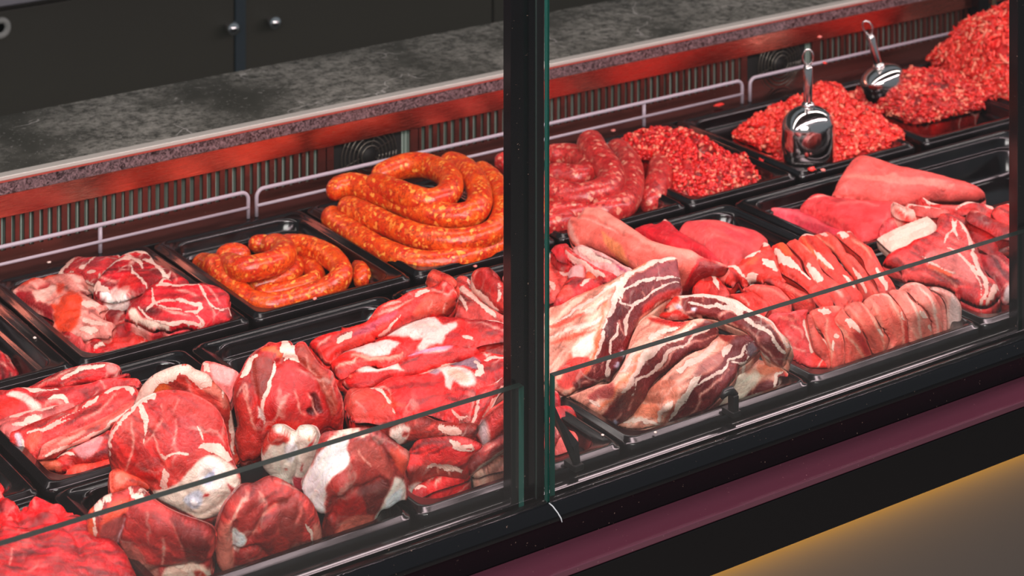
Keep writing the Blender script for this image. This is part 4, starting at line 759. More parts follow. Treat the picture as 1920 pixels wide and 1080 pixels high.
belly('middle belly slab with a folded lower edge, its marbled side facing right', '1324,653 1335,640 1347,628 1364,629 1387,631 1402,629 1416,640 1424,649 1425,658 1416,667 1400,682 1384,692 1380,707 1362,729 1351,744 1322,771 1291,781 1258,793 1247,797 1224,801 1195,807 1170,804 1158,798 1180,782 1191,767 1209,742 1224,724 1247,704 1269,684 1296,664',
      '1347,628,2.8 1402,629,4.6 1376,644,4.4 1304,693,3.2 1280,736,1.4 1253,760,0 1224,801,-3.6 1170,802,-3.6 1209,742,-.6 1416,667,2.6 1362,729,.4 1291,780,-2.8 1250,795,-3.6 1324,653,2.4',
      [(BD, 0, '1376,640 1402,630 1422,645 1424,660 1400,682 1384,692 1380,707 1362,729 1351,744 1322,771 1291,781 1258,793 1256,770 1275,748 1290,725 1300,712 1330,700 1355,680'),
       ('f', 11, '1372,650 1356,672 1330,685 1308,700 1298,718 1284,742 1268,762 1256,785'), ('#c58c84', 0, '1304,695 1325,680 1355,664 1350,685 1320,702 1302,708'), ('f', 5, '1416,643 1395,649 1387,671 1367,682 1353,700 1322,712 1300,722'), ('f', 4.6, '1395,650 1402,672 1386,686 1368,683'), ('f', 3.4, '1364,698 1340,720 1313,735 1311,750 1296,768 1272,780'), ('#8d7a80', 0, '1400,648 1412,645 1418,660 1406,672 1399,660'),
       ('#d99078', 0, '1213,733 1245,718 1270,722 1268,748 1235,756 1209,753'), ('#e8a58c', 4, '1218,742 1262,735'), ('f', 12, '1275,700 1290,690 1320,672 1345,650'), ('f', 4, '1330,660 1350,645'), ('#b8493c', 0, '1350,632 1375,633 1378,642 1360,645'), ('#ed9878', 0, '1200,762 1230,756 1245,765 1238,780 1190,782'), ('f', 9, '1170,796 1200,790 1235,796'), ('f', 6, '1262,752 1248,762 1238,778 1228,798'), ('v', 5, '1209,755 1240,754 1262,748', -4), ('v', 5, '1250,760 1236,780 1225,800', 4), ('#d06a50', 5, '1258,760 1250,780 1243,795')], seed=102)
belly('long belly slab from the left tray corner upwards, bone end at its foot', '1204,596 1213,588 1240,598 1270,604 1300,600 1315,598 1330,603 1340,610 1347,620 1344,633 1324,653 1291,664 1264,687 1236,707 1215,732 1213,740 1198,764 1184,780 1167,793 1153,797 1138,790 1120,779 1100,768 1085,758 1067,745 1087,735 1120,722 1144,718 1162,693 1175,667 1184,633',
      '1211,593,3.4 1309,604,5.2 1340,612,4.6 1211,660,4.6 1162,729,2.6 1120,776,-1 1344,630,3.2 1291,664,2 1236,707,.4 1198,764,-2 1153,797,-3.2 1087,740,.4 1067,745,0 1180,650,4.2',
      [(BD, 0, '1318,602 1342,612 1347,622 1342,635 1324,653 1291,664 1264,687 1236,707 1214,734 1198,764 1167,793 1150,797 1125,780 1148,752 1168,732 1185,705 1203,682 1225,662 1262,645 1295,628'),
       ('f', 12, '1304,612 1290,626 1256,643 1214,664 1197,688 1180,710 1165,734'), ('#a84a44', 5, '1160,735 1140,760 1125,778'), ('f', 5, '1322,616 1290,642 1255,660 1232,680 1210,702 1189,713 1183,730 1178,742'), ('f', 3.4, '1342,624 1316,640 1271,652 1242,680 1215,698'), ('#a04a44', 5, '1295,632 1260,650 1225,670 1205,695'), ('f', 3, '1300,630 1285,650'), ('f', 3, '1160,770 1150,785 1135,785'), ('#c9c8e0', 7, '1147,786 1150,792'), ('f', 2.4, '1180,745 1172,765'), ('f', 3, '1210,742 1195,765'), ('f', 3, '1262,690 1236,709'),
       ('f', 8, '1120,760 1105,752'), ('f', 7, '1190,668 1170,690 1160,700'), ('#f29470', 5, '1200,670 1185,692 1168,715 1145,740 1118,768'), ('#c8706a', 0, '1100,745 1125,730 1150,722 1150,735 1130,748 1112,752'), ('f', 11, '1215,640 1245,628 1275,615'), ('#d0342c', 0, '1213,605 1240,604 1275,606 1290,612 1265,618 1235,615'), ('#f06a48', 5, '1300,606 1280,618 1265,625'), ('f', 3, '1165,676 1190,670'), ('f', 3, '1160,684 1186,680'), ('f', 3, '1155,694 1180,690'), ('f', 4, '1085,735 1120,724 1140,720')], seed=103)
belly('curved belly slab draped over the right side of the pile with a cream rind', '1207,594 1220,580 1235,570 1256,558 1281,555 1323,552 1350,555 1380,562 1402,577 1424,589 1447,602 1460,620 1476,636 1483,653 1477,668 1473,684 1464,689 1447,681 1431,667 1422,649 1402,627 1380,616 1358,607 1340,600 1313,598 1287,604 1258,604 1236,603 1222,597',
      '1256,558,4.8 1323,552,6.2 1402,577,6.8 1447,602,6.2 1483,653,3.2 1470,686,.6 1431,667,2.2 1380,616,4.6 1313,598,4 1220,590,2.8 1440,640,4.4',
      [('#a04a4a', 0, '1285,565 1320,562 1360,570 1400,585 1430,602 1455,628 1472,650 1472,675 1462,685 1445,676 1430,655 1405,625 1370,608 1335,598 1300,595'), ('f', 11, '1262,562 1290,559 1323,558 1360,564 1395,578 1425,594 1447,608 1462,628 1478,648'), ('f', 8, '1298,574 1322,575 1360,582 1390,588 1412,606 1438,625 1456,645 1475,662'), ('f', 4, '1345,600 1372,590 1395,592'), ('f', 2.5, '1400,618 1425,632 1440,655'), ('f', 2.5, '1420,640 1440,652 1458,678'), ('f', 2, '1365,570 1362,580'), ('f', 2, '1375,573 1374,584'), ('f', 2, '1328,562 1328,574'),
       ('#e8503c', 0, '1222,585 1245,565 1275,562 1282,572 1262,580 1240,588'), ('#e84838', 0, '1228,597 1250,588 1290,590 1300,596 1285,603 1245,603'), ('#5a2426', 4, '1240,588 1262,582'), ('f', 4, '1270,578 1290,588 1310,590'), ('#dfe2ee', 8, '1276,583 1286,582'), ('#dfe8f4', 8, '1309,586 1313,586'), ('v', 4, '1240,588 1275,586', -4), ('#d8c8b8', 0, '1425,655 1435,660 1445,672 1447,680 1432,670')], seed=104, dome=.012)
belly('largest belly slab, top left, with broad streaky skin and thick marbled cut side', '1020,588 1052,573 1078,558 1113,543 1145,528 1170,513 1187,506 1217,490 1237,487 1250,483 1269,487 1272,506 1277,533 1278,552 1260,559 1237,572 1217,588 1203,597 1193,612 1188,622 1182,638 1176,655 1173,668 1162,691 1151,704 1142,719 1129,716 1104,728 1084,732 1064,744 1051,742 1040,734 1020,720 1016,650',
      '1028,590,4.8 1100,548,7 1200,498,8.8 1255,484,8.6 1162,527,8.6 1137,583,7 1120,638,5 1089,702,2.2 1278,550,5.6 1217,588,4.6 1188,622,3.6 1162,691,1 1142,719,-.2 1080,733,.4 1030,720,1.4 1030,650,3.4',
      [('f', (4, 7), '1030,620 1080,590 1125,560 1155,535'), ('#fbd9c6', 7, '1085,600 1115,585 1140,565'), ('#fbe0d0', 0, '1075,625 1100,612 1128,600 1126,608 1100,620 1085,630'), ('#fad8c6', 5, '1030,640 1070,628 1110,612'), ('#ee7c68', 8, '1030,620 1060,612 1095,596'), ('#ed8068', 6, '1032,652 1080,640 1115,628'), ('#f08a70', 10, '1060,690 1080,670 1100,660'), ('#fbdccb', 0, '1075,660 1100,640 1118,632 1112,655 1090,675 1078,680'), ('#ea5a48', 0, '1040,705 1070,680 1100,672 1105,685 1085,712 1060,735 1045,730'), ('#f6c2a4', 8, '1040,718 1055,705'), ('#f2936e', 3, '1150,535 1120,545 1080,565'),
       (BD, 0, '1150,560 1165,540 1190,522 1228,503 1262,494 1272,500 1277,533 1278,552 1260,559 1237,572 1217,588 1203,597 1193,612 1188,622 1182,638 1173,668 1162,691 1151,704 1142,719 1129,716 1104,728 1084,732 1072,722 1092,706 1112,675 1124,640 1132,612 1142,584'),
       ('f', 13, '1265,488 1245,492 1220,498 1190,512 1168,530 1158,550 1148,575 1138,600'), ('f', 5, '1135,605 1126,640 1112,675'), ('#ea8450', 4, '1136,575 1128,605 1120,640 1108,675 1090,705'), ('#f6b080', 4, '1180,514 1212,497'), ('#b2656a', 0, '1166,545 1187,527 1228,506 1268,496 1274,525 1228,528 1205,532 1185,540'), ('f', 6, '1166,548 1187,542 1208,533 1228,530 1275,527'), ('f', 5, '1163,560 1160,572 1180,580 1190,573 1212,562 1230,548 1260,538 1276,536'), ('f', 4.6, '1180,581 1173,597 1168,617 1165,632 1172,640'),
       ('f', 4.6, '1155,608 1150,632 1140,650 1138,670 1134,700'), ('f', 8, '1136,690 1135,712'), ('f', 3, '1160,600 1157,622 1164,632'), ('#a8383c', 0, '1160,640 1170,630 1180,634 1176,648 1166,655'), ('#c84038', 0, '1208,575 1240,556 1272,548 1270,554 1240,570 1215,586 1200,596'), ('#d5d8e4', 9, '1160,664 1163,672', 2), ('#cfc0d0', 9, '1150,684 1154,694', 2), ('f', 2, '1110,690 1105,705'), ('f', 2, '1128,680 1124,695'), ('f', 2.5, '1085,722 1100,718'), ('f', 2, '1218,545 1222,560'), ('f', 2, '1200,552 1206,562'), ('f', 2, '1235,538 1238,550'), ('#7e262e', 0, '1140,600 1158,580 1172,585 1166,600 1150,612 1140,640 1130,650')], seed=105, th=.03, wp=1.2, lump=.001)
# ------------------------------------------------------------------ ribs right of the post (middle row)
GK = 'streaky rib pieces right of the post'
def kb(label, out, z, b, st, **k): return pk(label, out, z, b, st, name='rib_chop', g=GK, **k)
kb('pink fatty rib piece touching the post at the far left of this tray', '1016,475 1030,478 1048,493 1075,506 1079,518 1071,531 1075,541 1052,560 1016,566', '1024,480,1.4 1075,520,1.4 1030,560,1', '#ee6e66', [('f', 7, '1030,490 1045,510 1058,530'), ('f', 4, '1048,500 1055,515'), ('#c83640', 5, '1060,505 1070,512'), ('f', 9, '1062,528 1078,518'), ('f', 9, '1030,540 1040,556')], seed=111, vein=.3)
kb('dark red rib piece in front of the others, below the pale slice', '1050,548 1069,525 1100,525 1133,533 1117,541 1092,554 1070,564 1052,573 1038,577 1040,565', '1060,535,3 1125,535,3.4 1045,572,2', '#c6343e', [('f', 5, '1092,545 1105,538 1112,532'), ('#ee6a5c', 0, '1045,565 1055,548 1075,548 1080,555 1060,568'), ('#e84a44', 4, '1070,526 1130,534')], seed=112, vein=.3)
kb('dark red wedge between rib slices next to the post', '1034,468 1060,461 1068,470 1065,485 1072,495 1048,490 1040,478', '1045,465,4 1065,490,3.4', '#d8404c', [], seed=113)
kb('pink rib slice with a white lower edge, second from the loin', '1058,468 1071,466 1087,482 1125,505 1158,519 1150,526 1133,531 1104,516 1079,498 1062,484', '1070,468,4.6 1150,522,4.4 1100,512,3.8', '#e4585c', [('f', 8, '1062,480 1082,497 1105,512 1135,526'), ('f', 3, '1072,470 1100,490')], seed=114)
kb('palest rib slice, nearest the pale loin', '1074,470 1080,466 1094,463 1117,471 1146,484 1173,501 1187,506 1182,515 1156,520 1125,508 1104,495 1087,484', '1090,466,5 1180,508,5 1130,508,4.2', '#f3b8b2', [('#e04048', 5, '1125,474 1150,486 1185,506'), ('f', 12, '1090,475 1120,490 1150,505'), ('#c05080', 4, '1165,508 1178,514')], seed=115)
kb('small pale knob of rib fat above the dark red piece', '1065,512 1075,505 1090,502 1099,511 1098,522 1085,525 1068,524', '1080,508,3.8 1085,522,3.4', '#f4b4b0', [('#e04a48', 5, '1095,508 1097,520')], seed=116, dome=.014)
kb('orange pink scrap of rib between the knob and the largest belly slab', '1098,510 1110,514 1125,520 1138,528 1128,534 1108,532 1098,524', '1100,512,3.4 1130,530,3.4', '#ee7a58', [('f', 5, '1118,520 1128,528')], seed=117)
# ------------------------------------------------------------------ loins
GL = 'pork loins and fillets in the middle row'
def loin(label, out, z, b, st=(), **k):
    kk = dict(fiber=.3, dome=.016, R=26, th=.03, rough=.36, lump=.0024, ls=22, vein=.08, pale='#fa9484', name='pork_loin'); kk.update(k)
    return pk(label, out, z, b, st, g=GL, **kk)
loin('deep pink loin piece between the pale loin and the smooth rounded one', '1190,440 1200,430 1225,422 1229,424 1242,419 1248,413 1258,419 1275,436 1302,452 1325,466 1346,485 1352,496 1330,495 1298,480 1250,470', '1225,422,2 1250,415,3 1346,488,2.6 1260,470,2', '#e23c52', [('f', 5, '1247,416 1256,424'), ('#d02a40', 6, '1205,432 1228,428')], seed=121, dome=.012)
loin('smooth rounded rosy loin at the right end of its tray', '1273,434 1283,424 1300,421 1347,420 1377,429 1413,440 1440,460 1430,478 1400,494 1372,512 1360,500 1346,485 1325,466 1302,452 1278,442', '1283,424,1 1347,420,1.4 1440,462,-1 1375,508,1 1330,470,1.6', '#f26870', [('#f68480', 9, '1300,430 1350,440 1400,458'), ('f', 2, '1310,434 1320,432'), ('#f47c78', 8, '1320,448 1360,468 1390,480')], seed=122, alt='#f57c78')
loin('thick pale loin with a dark red cut end, lying towards the belly slabs', '1065,432 1068,420 1077,410 1085,411 1095,402 1108,393 1133,395 1158,410 1187,429 1208,443 1229,456 1271,468 1298,472 1321,484 1350,492 1366,502 1356,518 1333,523 1310,539 1297,553 1280,556 1240,548 1200,520 1180,504 1146,487 1104,468 1079,465 1069,452',
     '1108,393,5.4 1070,440,3 1085,465,2.4 1187,429,6 1290,474,6.4 1360,502,5 1300,552,.6 1200,512,3 1130,470,3.4 1200,470,5.4 1270,500,5.6', '#f58c7e',
     [('#b41c2a', 0, '1278,556 1281,540 1285,527 1298,508 1321,490 1350,493 1366,503 1354,518 1333,523 1310,539 1297,554'), ('#f8a594', 0, '1085,412 1110,397 1135,400 1180,430 1220,458 1270,470 1310,485 1290,495 1240,478 1180,450 1120,420'), ('#f5a070', 0, '1140,450 1158,462 1185,478 1190,500 1170,492 1148,470'), ('f', 4, '1087,418 1130,432 1170,452'), ('#f4b2a4', 9, '1075,425 1080,445 1090,460'), ('v', 6, '1090,420 1140,435 1190,460 1235,480', -2.4), ('f', 4, '1296,472 1312,480'), ('f', 4, '1348,492 1362,498'), ('#e8404a', 4, '1284,535 1298,510 1320,491 1350,494')], seed=123, dome=.02, R=26, th=.035, wp=1.2)
loin('large pink fillet lying along the back of the wide tray', '1562,373 1566,355 1572,340 1590,312 1600,302 1612,297 1630,298 1657,306 1690,317 1730,325 1780,337 1812,346 1832,355 1846,368 1845,378 1820,384 1747,384 1700,392 1670,392 1607,380', '1612,297,3.4 1562,373,-.4 1845,376,-1.4 1700,390,-1.2 1700,330,2.4', '#f68078', [('#fa9a8c', 14, '1585,345 1680,352 1780,362'), ('f', 3, '1612,299 1660,308 1692,320'), ('v', 6, '1590,335 1660,342 1740,358', -2), ('#e04450', 6, '1790,342 1835,362')], seed=124, dome=.022, R=30, wp=1.2)
loin('thin rosy fillet lying lowest at the left of the wide tray', '1431,403 1444,395 1462,393 1485,394 1505,396 1525,406 1562,428 1608,442 1632,452 1598,457 1570,452 1533,440 1504,427 1462,412', '1440,400,-2.6 1500,396,-2 1620,452,-1.6 1500,424,-3', '#f4687a', [('#f68088', 7, '1450,402 1500,412 1550,432')], seed=125, dome=.012)
loin('rosy fillet with a red upper edge in the middle of the wide tray', '1500,396 1504,389 1512,381 1525,370 1542,369 1562,374 1608,380 1667,383 1682,395 1684,415 1665,432 1646,446 1617,454 1587,440 1562,426 1525,410', '1525,372,0 1608,380,0 1670,390,.4 1617,452,-1.2 1520,408,-1.8', '#f4666a', [('#e83238', 6, '1525,371 1548,370'), ('f', 3, '1512,384 1560,378 1590,380'), ('#f68480', 7, '1570,402 1620,400 1650,405'), ('v', 6, '1520,395 1570,412 1620,425', -2)], seed=126, dome=.016)
# ------------------------------------------------------------------ pork chops (front row)
GC1, GC2 = 'upper overlapping row of pork chops', 'front overlapping row of thin pork chops'
def ch(label, out, z, b, st, g, **k):
    kk = dict(fiber=.45, dome=.006, R=9, th=.012, rough=.34, wp=.7, pale='#fa9c8a', name='pork_chop', lump=.0012, vein=.12); kk.update(k)
    return pk(label, out, z, b, st, g=g, **kk)
ch('red and white chunk of chop nearest the dark cut end of the pale loin', '1298,551 1305,538 1312,528 1330,520 1345,523 1357,537 1368,550 1366,558 1350,558 1323,554', '1325,522,3 1360,552,2.4 1300,550,2', '#e8483c', [('f', 9, '1338,528 1344,542 1350,552'), ('f', 3, '1312,532 1322,540')], GC1, dome=.012, R=12, seed=131)
ch('knobbly chop with white bone fat at the left end of the upper row', '1355,517 1357,508 1368,502 1385,500 1390,493 1398,488 1410,482 1420,478 1428,462 1436,461 1446,466 1452,478 1457,490 1460,503 1466,517 1467,525 1475,527 1457,534 1432,529 1430,534 1407,533 1393,543 1383,529 1373,540 1360,536', '1360,512,3.6 1435,463,5.4 1470,527,3.6 1393,540,2.4 1410,500,4.6', '#e85a4a', [('f', 12, '1430,465 1442,472'), ('f', 8, '1400,495 1420,487 1428,490'), ('f', 13, '1430,500 1448,510 1458,522'), ('f', 6, '1362,512 1375,510 1385,515 1398,530'), ('f', 8, '1400,530 1420,526'), ('#c02a38', 5, '1372,520 1385,528 1392,538'), ('#ee7648', 8, '1405,505 1420,498'), ('v', 5, '1420,505 1432,520', -3)], GC1, dome=.012, R=12, seed=132, lump=.003)
ch('small plain chop low at the left end of the upper row', '1365,554 1390,550 1410,547 1423,556 1442,570 1436,590 1425,600 1405,585 1385,570', '1410,548,3 1390,552,2.4 1430,595,1', '#ec5e54', [('f', 3, '1395,560 1408,575')], GC1, seed=133)
ch('smooth chop below the knobbly one', '1393,544 1405,537 1417,533 1440,535 1457,538 1470,549 1483,566 1482,590 1467,600 1445,600 1433,578 1420,555', '1430,534,4 1470,550,3.4 1465,598,.6', '#ec6a5e', [('#f48c7c', 6, '1420,540 1450,545 1475,565')], GC1, seed=134)
ch('chop with dark left edge, third in the upper row', '1432,526 1443,521 1467,528 1498,543 1520,556 1526,575 1520,588 1500,590 1488,580 1480,562 1466,546 1450,536', '1440,523,4.2 1498,543,3.6 1515,586,.8', '#e85a4c', [('#a84844', 0, '1433,526 1446,523 1455,534 1442,534'), ('#f2907a', 4, '1470,532 1500,548 1520,562')], GC1, seed=135)
ch('chop with a broad cream fat face, fourth in the upper row', '1446,466 1454,460 1462,457 1473,458 1487,476 1500,490 1508,510 1533,533 1552,547 1562,565 1560,580 1545,582 1530,570 1515,548 1494,530 1465,512 1457,492', '1462,457,5.4 1500,490,5 1555,575,1.2 1465,505,4', '#e8543e', [('f', 15, '1456,475 1468,490 1485,500 1500,510'), ('#ee7848', 0, '1458,462 1473,460 1490,482 1475,486'), ('f', 5, '1500,512 1520,530')], GC1, seed=136)
ch('chop with white patch near its middle, fifth in the upper row', '1475,457 1482,453 1490,450 1500,454 1525,477 1535,495 1546,514 1573,533 1587,547 1598,562 1590,576 1575,582 1562,566 1550,548 1530,532 1512,510 1504,488 1487,470', '1490,450,5.4 1530,490,4.6 1590,570,1.2 1512,505,4', '#ec6a5a', [('f', 10, '1514,500 1525,515 1540,530'), ('#f6a08a', 4, '1500,458 1522,480'), ('f', 4, '1560,545 1580,562')], GC1, seed=137)
ch('orange edged chop, sixth in the upper row', '1497,450 1504,442 1517,441 1533,447 1554,467 1573,492 1587,510 1600,525 1608,543 1619,558 1612,570 1596,572 1588,556 1573,533 1550,513 1533,495 1517,475 1500,457', '1510,441,5.4 1560,475,4.8 1612,562,1 1530,490,4.4', '#ea5642', [('#f28a62', 4, '1502,452 1530,485 1552,508'), ('f', 7, '1528,478 1545,495 1560,508'), ('f', 9, '1505,447 1522,450'), ('f', 6, '1580,520 1598,545')], GC1, seed=138)
ch('chop with a pale ridge, next to last in the upper row', '1525,444 1534,439 1542,437 1552,435 1566,443 1576,455 1585,472 1600,481 1621,506 1633,527 1648,550 1640,562 1622,566 1610,545 1600,522 1581,498 1567,478 1546,462', '1545,436,5.4 1590,475,5 1640,556,1 1567,475,4.4', '#ee7466', [('#f8b094', 4, '1535,447 1560,462 1572,475 1580,492'), ('f', 8, '1605,505 1620,530 1628,550'), ('f', 5, '1540,440 1560,445')], GC1, seed=139)
ch('last chop of the upper row with a pinkish white flap on top', '1567,442 1573,435 1596,436 1602,443 1621,458 1635,468 1646,489 1658,510 1671,527 1680,545 1668,556 1652,560 1642,530 1625,508 1617,486 1598,469 1579,453', '1580,436,5.6 1635,468,4.8 1672,552,.8 1620,495,4', '#ec6a5c', [('f', 8, '1572,440 1590,448'), ('f', 6, '1590,440 1598,438'), ('#f6a48a', 4, '1595,455 1620,470 1632,490'), ('f', 8, '1640,510 1655,535 1660,550')], GC1, seed=140)
ch('rough marbled chop with a white fat strip, left end of the front row', '1440,598 1452,587 1480,585 1499,581 1515,581 1511,593 1517,619 1523,639 1529,660 1543,674 1551,684 1550,692 1519,691 1500,682 1484,672 1478,645 1455,615', '1460,587,3.4 1510,582,3.6 1545,690,-2.6 1484,670,-1.4', '#e65a5c', [('f', 9, '1506,600 1512,622 1520,645 1524,662'), ('#ef8478', 8, '1460,595 1490,600'), ('#e84838', 0, '1522,662 1535,668 1550,684 1548,691 1525,688'), ('f', 3, '1480,610 1500,618 1505,635'), ('f', 3, '1485,650 1510,660')], GC2, vein=.5, gain=1.35, seed=141, lump=.003)
ch('narrow chop edge squeezed behind the marbled one', '1513,595 1519,590 1527,611 1539,631 1547,637 1552,658 1557,690 1549,691 1543,674 1529,660 1520,630', '1518,593,3.2 1553,688,-2.6', '#e07468', [('f', 5, '1538,635 1545,645 1547,658')], GC2, gain=1.35, seed=142)
ch('bent chop with glossy stepped side, third in the front row', '1517,589 1529,579 1551,574 1570,573 1582,577 1574,592 1570,603 1579,627 1583,650 1582,684 1559,692 1553,658 1543,627 1529,615', '1540,576,3.8 1575,577,3.8 1582,640,.4 1565,690,-2.8 1545,625,1', '#e8786a', [('f', 9, '1535,583 1560,587'), ('#f2a590', 4, '1550,600 1552,630 1560,660 1560,688'), ('f', 8, '1565,630 1575,632'), ('f', 6, '1562,640 1562,655'), ('#dd5a50', 0, '1555,590 1572,585 1568,600 1575,620 1560,615')], GC2, gain=1.35, seed=143)
ch('chop with a pale fat block on its edge, fourth in the front row', '1563,602 1568,590 1579,577 1588,590 1612,613 1620,630 1634,664 1630,670 1605,678 1584,685 1583,645 1579,622', '1578,578,3.8 1612,613,2 1632,667,-2.2 1586,684,-2.6', '#e67868', [('f', 13, '1585,600 1600,606 1612,618'), ('#f0a08c', 4, '1566,603 1585,625 1605,650 1620,672'), ('#c84a48', 0, '1600,622 1615,626 1630,662 1622,664')], GC2, gain=1.35, seed=144)
ch('wide smooth chop, fifth in the front row', '1582,580 1590,572 1598,567 1614,566 1630,580 1642,598 1654,622 1666,635 1660,657 1640,666 1635,660 1624,635 1610,613 1594,595', '1606,567,4 1645,602,2.2 1655,658,-2 1600,600,2.4', '#ea8070', [('#f2a692', 4, '1615,570 1635,595 1650,625 1656,655'), ('f', 6, '1645,615 1655,628')], GC2, gain=1.35, seed=145)
ch('broad chop with a cream corner, sixth in the front row', '1620,568 1630,556 1646,550 1664,551 1681,569 1697,588 1701,611 1702,644 1680,652 1662,659 1668,637 1654,615 1638,591', '1648,550,4.2 1690,580,2.6 1695,646,-1.8 1640,590,2.6', '#ec8272', [('f', 4, '1635,554 1660,556 1680,560'), ('f', 12, '1685,588 1694,600'), ('#f3a896', 5, '1665,560 1680,590 1688,615 1690,645'), ('#cf5a4c', 0, '1690,602 1700,602 1701,640 1692,645')], GC2, gain=1.35, seed=146)
ch('tall pale chop, seventh in the front row', '1666,548 1674,543 1697,546 1709,562 1729,578 1737,589 1745,607 1748,632 1725,640 1704,644 1702,605 1691,579 1674,557', '1685,544,4.2 1729,578,2.8 1740,632,-1.6 1695,590,2.4', '#ef8e80', [('f', 9, '1722,583 1734,592'), ('#f5b0a0', 5, '1695,555 1712,580 1720,610 1722,638'), ('f', 8, '1738,608 1742,618')], GC2, gain=1.35, seed=147)
ch('highest chop arching over its neighbours, eighth in the front row', '1685,544 1697,533 1713,529 1731,534 1745,546 1757,564 1765,583 1768,623 1750,631 1747,609 1737,586 1717,564 1703,549', '1713,530,4.8 1757,564,3 1762,622,-1.2 1730,570,3', '#f09084', [('f', 4, '1700,535 1725,534'), ('#f6b6a8', 5, '1720,540 1740,560 1750,590 1755,625')], GC2, gain=1.35, seed=148)
ch('thin chop wedged before the greyish last one', '1741,548 1749,547 1765,559 1772,579 1775,619 1766,623 1763,585 1750,560', '1748,548,4 1770,620,-1.2', '#ea8a80', [], GC2, gain=1.35, seed=149)
ch('greyish pink last chop at the right end of the front row', '1743,541 1757,538 1780,546 1792,556 1801,570 1803,585 1799,609 1775,620 1775,580 1765,557', '1765,540,4.2 1800,575,1.6 1780,618,-1.4', '#e9a69c', [('#c9b0aa', 0, '1780,555 1795,562 1800,580 1797,605 1778,612'), ('f', 3, '1775,560 1776,590 1775,615')], GC2, gain=1.35, seed=150)
# ------------------------------------------------------------------ ham steaks, right end
GH = 'ham steaks and rind at the right end of the front row'
def hm(label, out, z, b, st, **k):
    kk = dict(dome=.010, R=14, th=.018, name='ham_steak', wp=.8); kk.update(k)
    return pk(label, out, z, b, st, g=GH, **kk)
hm('red steak slice standing at the back against the right post', '1860,395 1884,386 1897,388 1906,392 1925,400 1925,440 1900,434 1886,426 1865,410', '1884,386,5.4 1915,430,4', '#e85048', [('f', 9, '1886,390 1900,396 1912,404'), ('#c83434', 3, '1876,405 1890,420')], seed=151)
hm('pinkish strips of steak with white fat in the back layer', '1714,382 1722,376 1731,373 1752,384 1790,390 1812,381 1833,383 1854,388 1866,393 1871,408 1862,414 1850,408 1829,400 1807,404 1782,405 1748,395', '1731,374,4.4 1833,383,5 1865,405,4 1748,395,3.8', '#e4504c', [('f', 7, '1730,376 1740,385 1760,390'), ('f', 7, '1795,398 1815,388 1835,386'), ('f', 8, '1848,392 1862,400'), ('#c02c34', 6, '1830,392 1848,402'), ('#f09088', 5, '1765,396 1800,395')], seed=152)
hm('curved pink steak edge above the white rind block', '1697,387 1715,388 1731,391 1767,395 1782,400 1775,408 1739,408 1712,402', '1700,388,3.8 1770,402,4', '#ec7a72', [('f', 5, '1702,391 1735,398 1765,401')], seed=153)
hm('blunt pale steak end with a cream cut face', '1671,384 1680,384 1690,389 1710,398 1728,407 1714,416 1692,414 1677,407 1671,398', '1675,385,3.4 1715,412,3.2', '#f3b2a2', [('#e8483c', 4, '1675,405 1700,414 1718,414'), ('f', 10, '1678,390 1700,400')], seed=154)
hm('scraps of pink trimming beside the white rind block', '1645,446 1650,430 1660,418 1672,414 1690,414 1700,420 1684,428 1660,440', '1670,418,2 1650,444,1.6', '#e2505a', [('f', 3, '1655,430 1665,420'), ('f', 3, '1670,428 1690,420')], seed=155)
hm('dark red steak slice third from the right post', '1756,407 1782,404 1812,412 1850,432 1867,449 1877,463 1870,476 1856,478 1835,466 1820,451 1807,430 1782,418', '1782,404,5 1870,460,3 1820,450,3.4', '#b62226', [('#d8423a', 5, '1785,408 1830,424 1860,446')], seed=156)
hm('red steak slice second from the right post', '1812,403 1829,398 1854,412 1897,429 1925,440 1925,452 1877,448 1850,434 1816,417', '1829,399,5.4 1915,445,4', '#c83c38', [('#e0564c', 5, '1830,404 1880,426 1910,436'), ('f', 3, '1818,406 1840,410')], seed=157)
hm('brownish bony steak edge near the right post', '1835,466 1858,478 1873,464 1890,446 1925,450 1925,485 1890,486 1868,482', '1850,472,2.6 1915,460,3 1900,484,1.6', '#8a3e36', [('f', 9, '1880,452 1888,465'), ('f', 8, '1905,452 1912,462')], seed=158)  # brown base colour with two pale fat streaks
hm('large marbled steak lying across the right end of the tray', '1655,498 1659,488 1665,481 1680,472 1701,464 1714,455 1739,447 1756,434 1758,413 1778,409 1803,421 1816,436 1822,451 1831,464 1839,485 1850,515 1867,532 1874,547 1873,562 1854,578 1835,579 1812,570 1797,562 1786,549 1756,539 1739,537 1694,528 1691,516 1680,507 1663,503',
   '1662,492,2 1740,445,4.4 1778,409,5.4 1816,436,4.6 1870,550,0 1840,579,-1.6 1700,525,.2 1790,550,-.6 1780,490,3', '#dc5454',
   [('#e23434', 0, '1656,498 1668,480 1700,464 1735,448 1745,452 1715,470 1700,485 1670,498'), ('#e8908a', 0, '1738,490 1760,478 1790,485 1815,500 1830,530 1825,542 1800,530 1770,518 1742,510'), ('f', 4.6, '1770,470 1775,455 1790,440 1795,425'), ('f', 6, '1786,425 1790,445 1797,462'), ('f', 9, '1800,425 1808,440 1818,458 1824,490 1835,515 1848,535 1852,560 1838,577'), ('f', 4.6, '1775,475 1800,490 1820,510 1832,530 1840,545 1840,570'), ('f', 4.6, '1734,493 1750,505 1790,520'), ('#f07a4c', 7, '1745,508 1780,522'), ('f', 8, '1870,540 1862,560 1852,576'), ('#ba2c3c', 6, '1778,412 1776,430 1765,445'), ('#c0303a', 0, '1800,548 1830,555 1835,570 1812,568 1798,560'), ('v', 5, '1694,528 1720,512 1770,530 1795,545', -3), ('v', 4, '1820,460 1838,500 1855,530', -3), ('f', 3, '1755,515 1800,545')], seed=159, dome=.014, th=.025, vein=.1, alt='#e66a66')
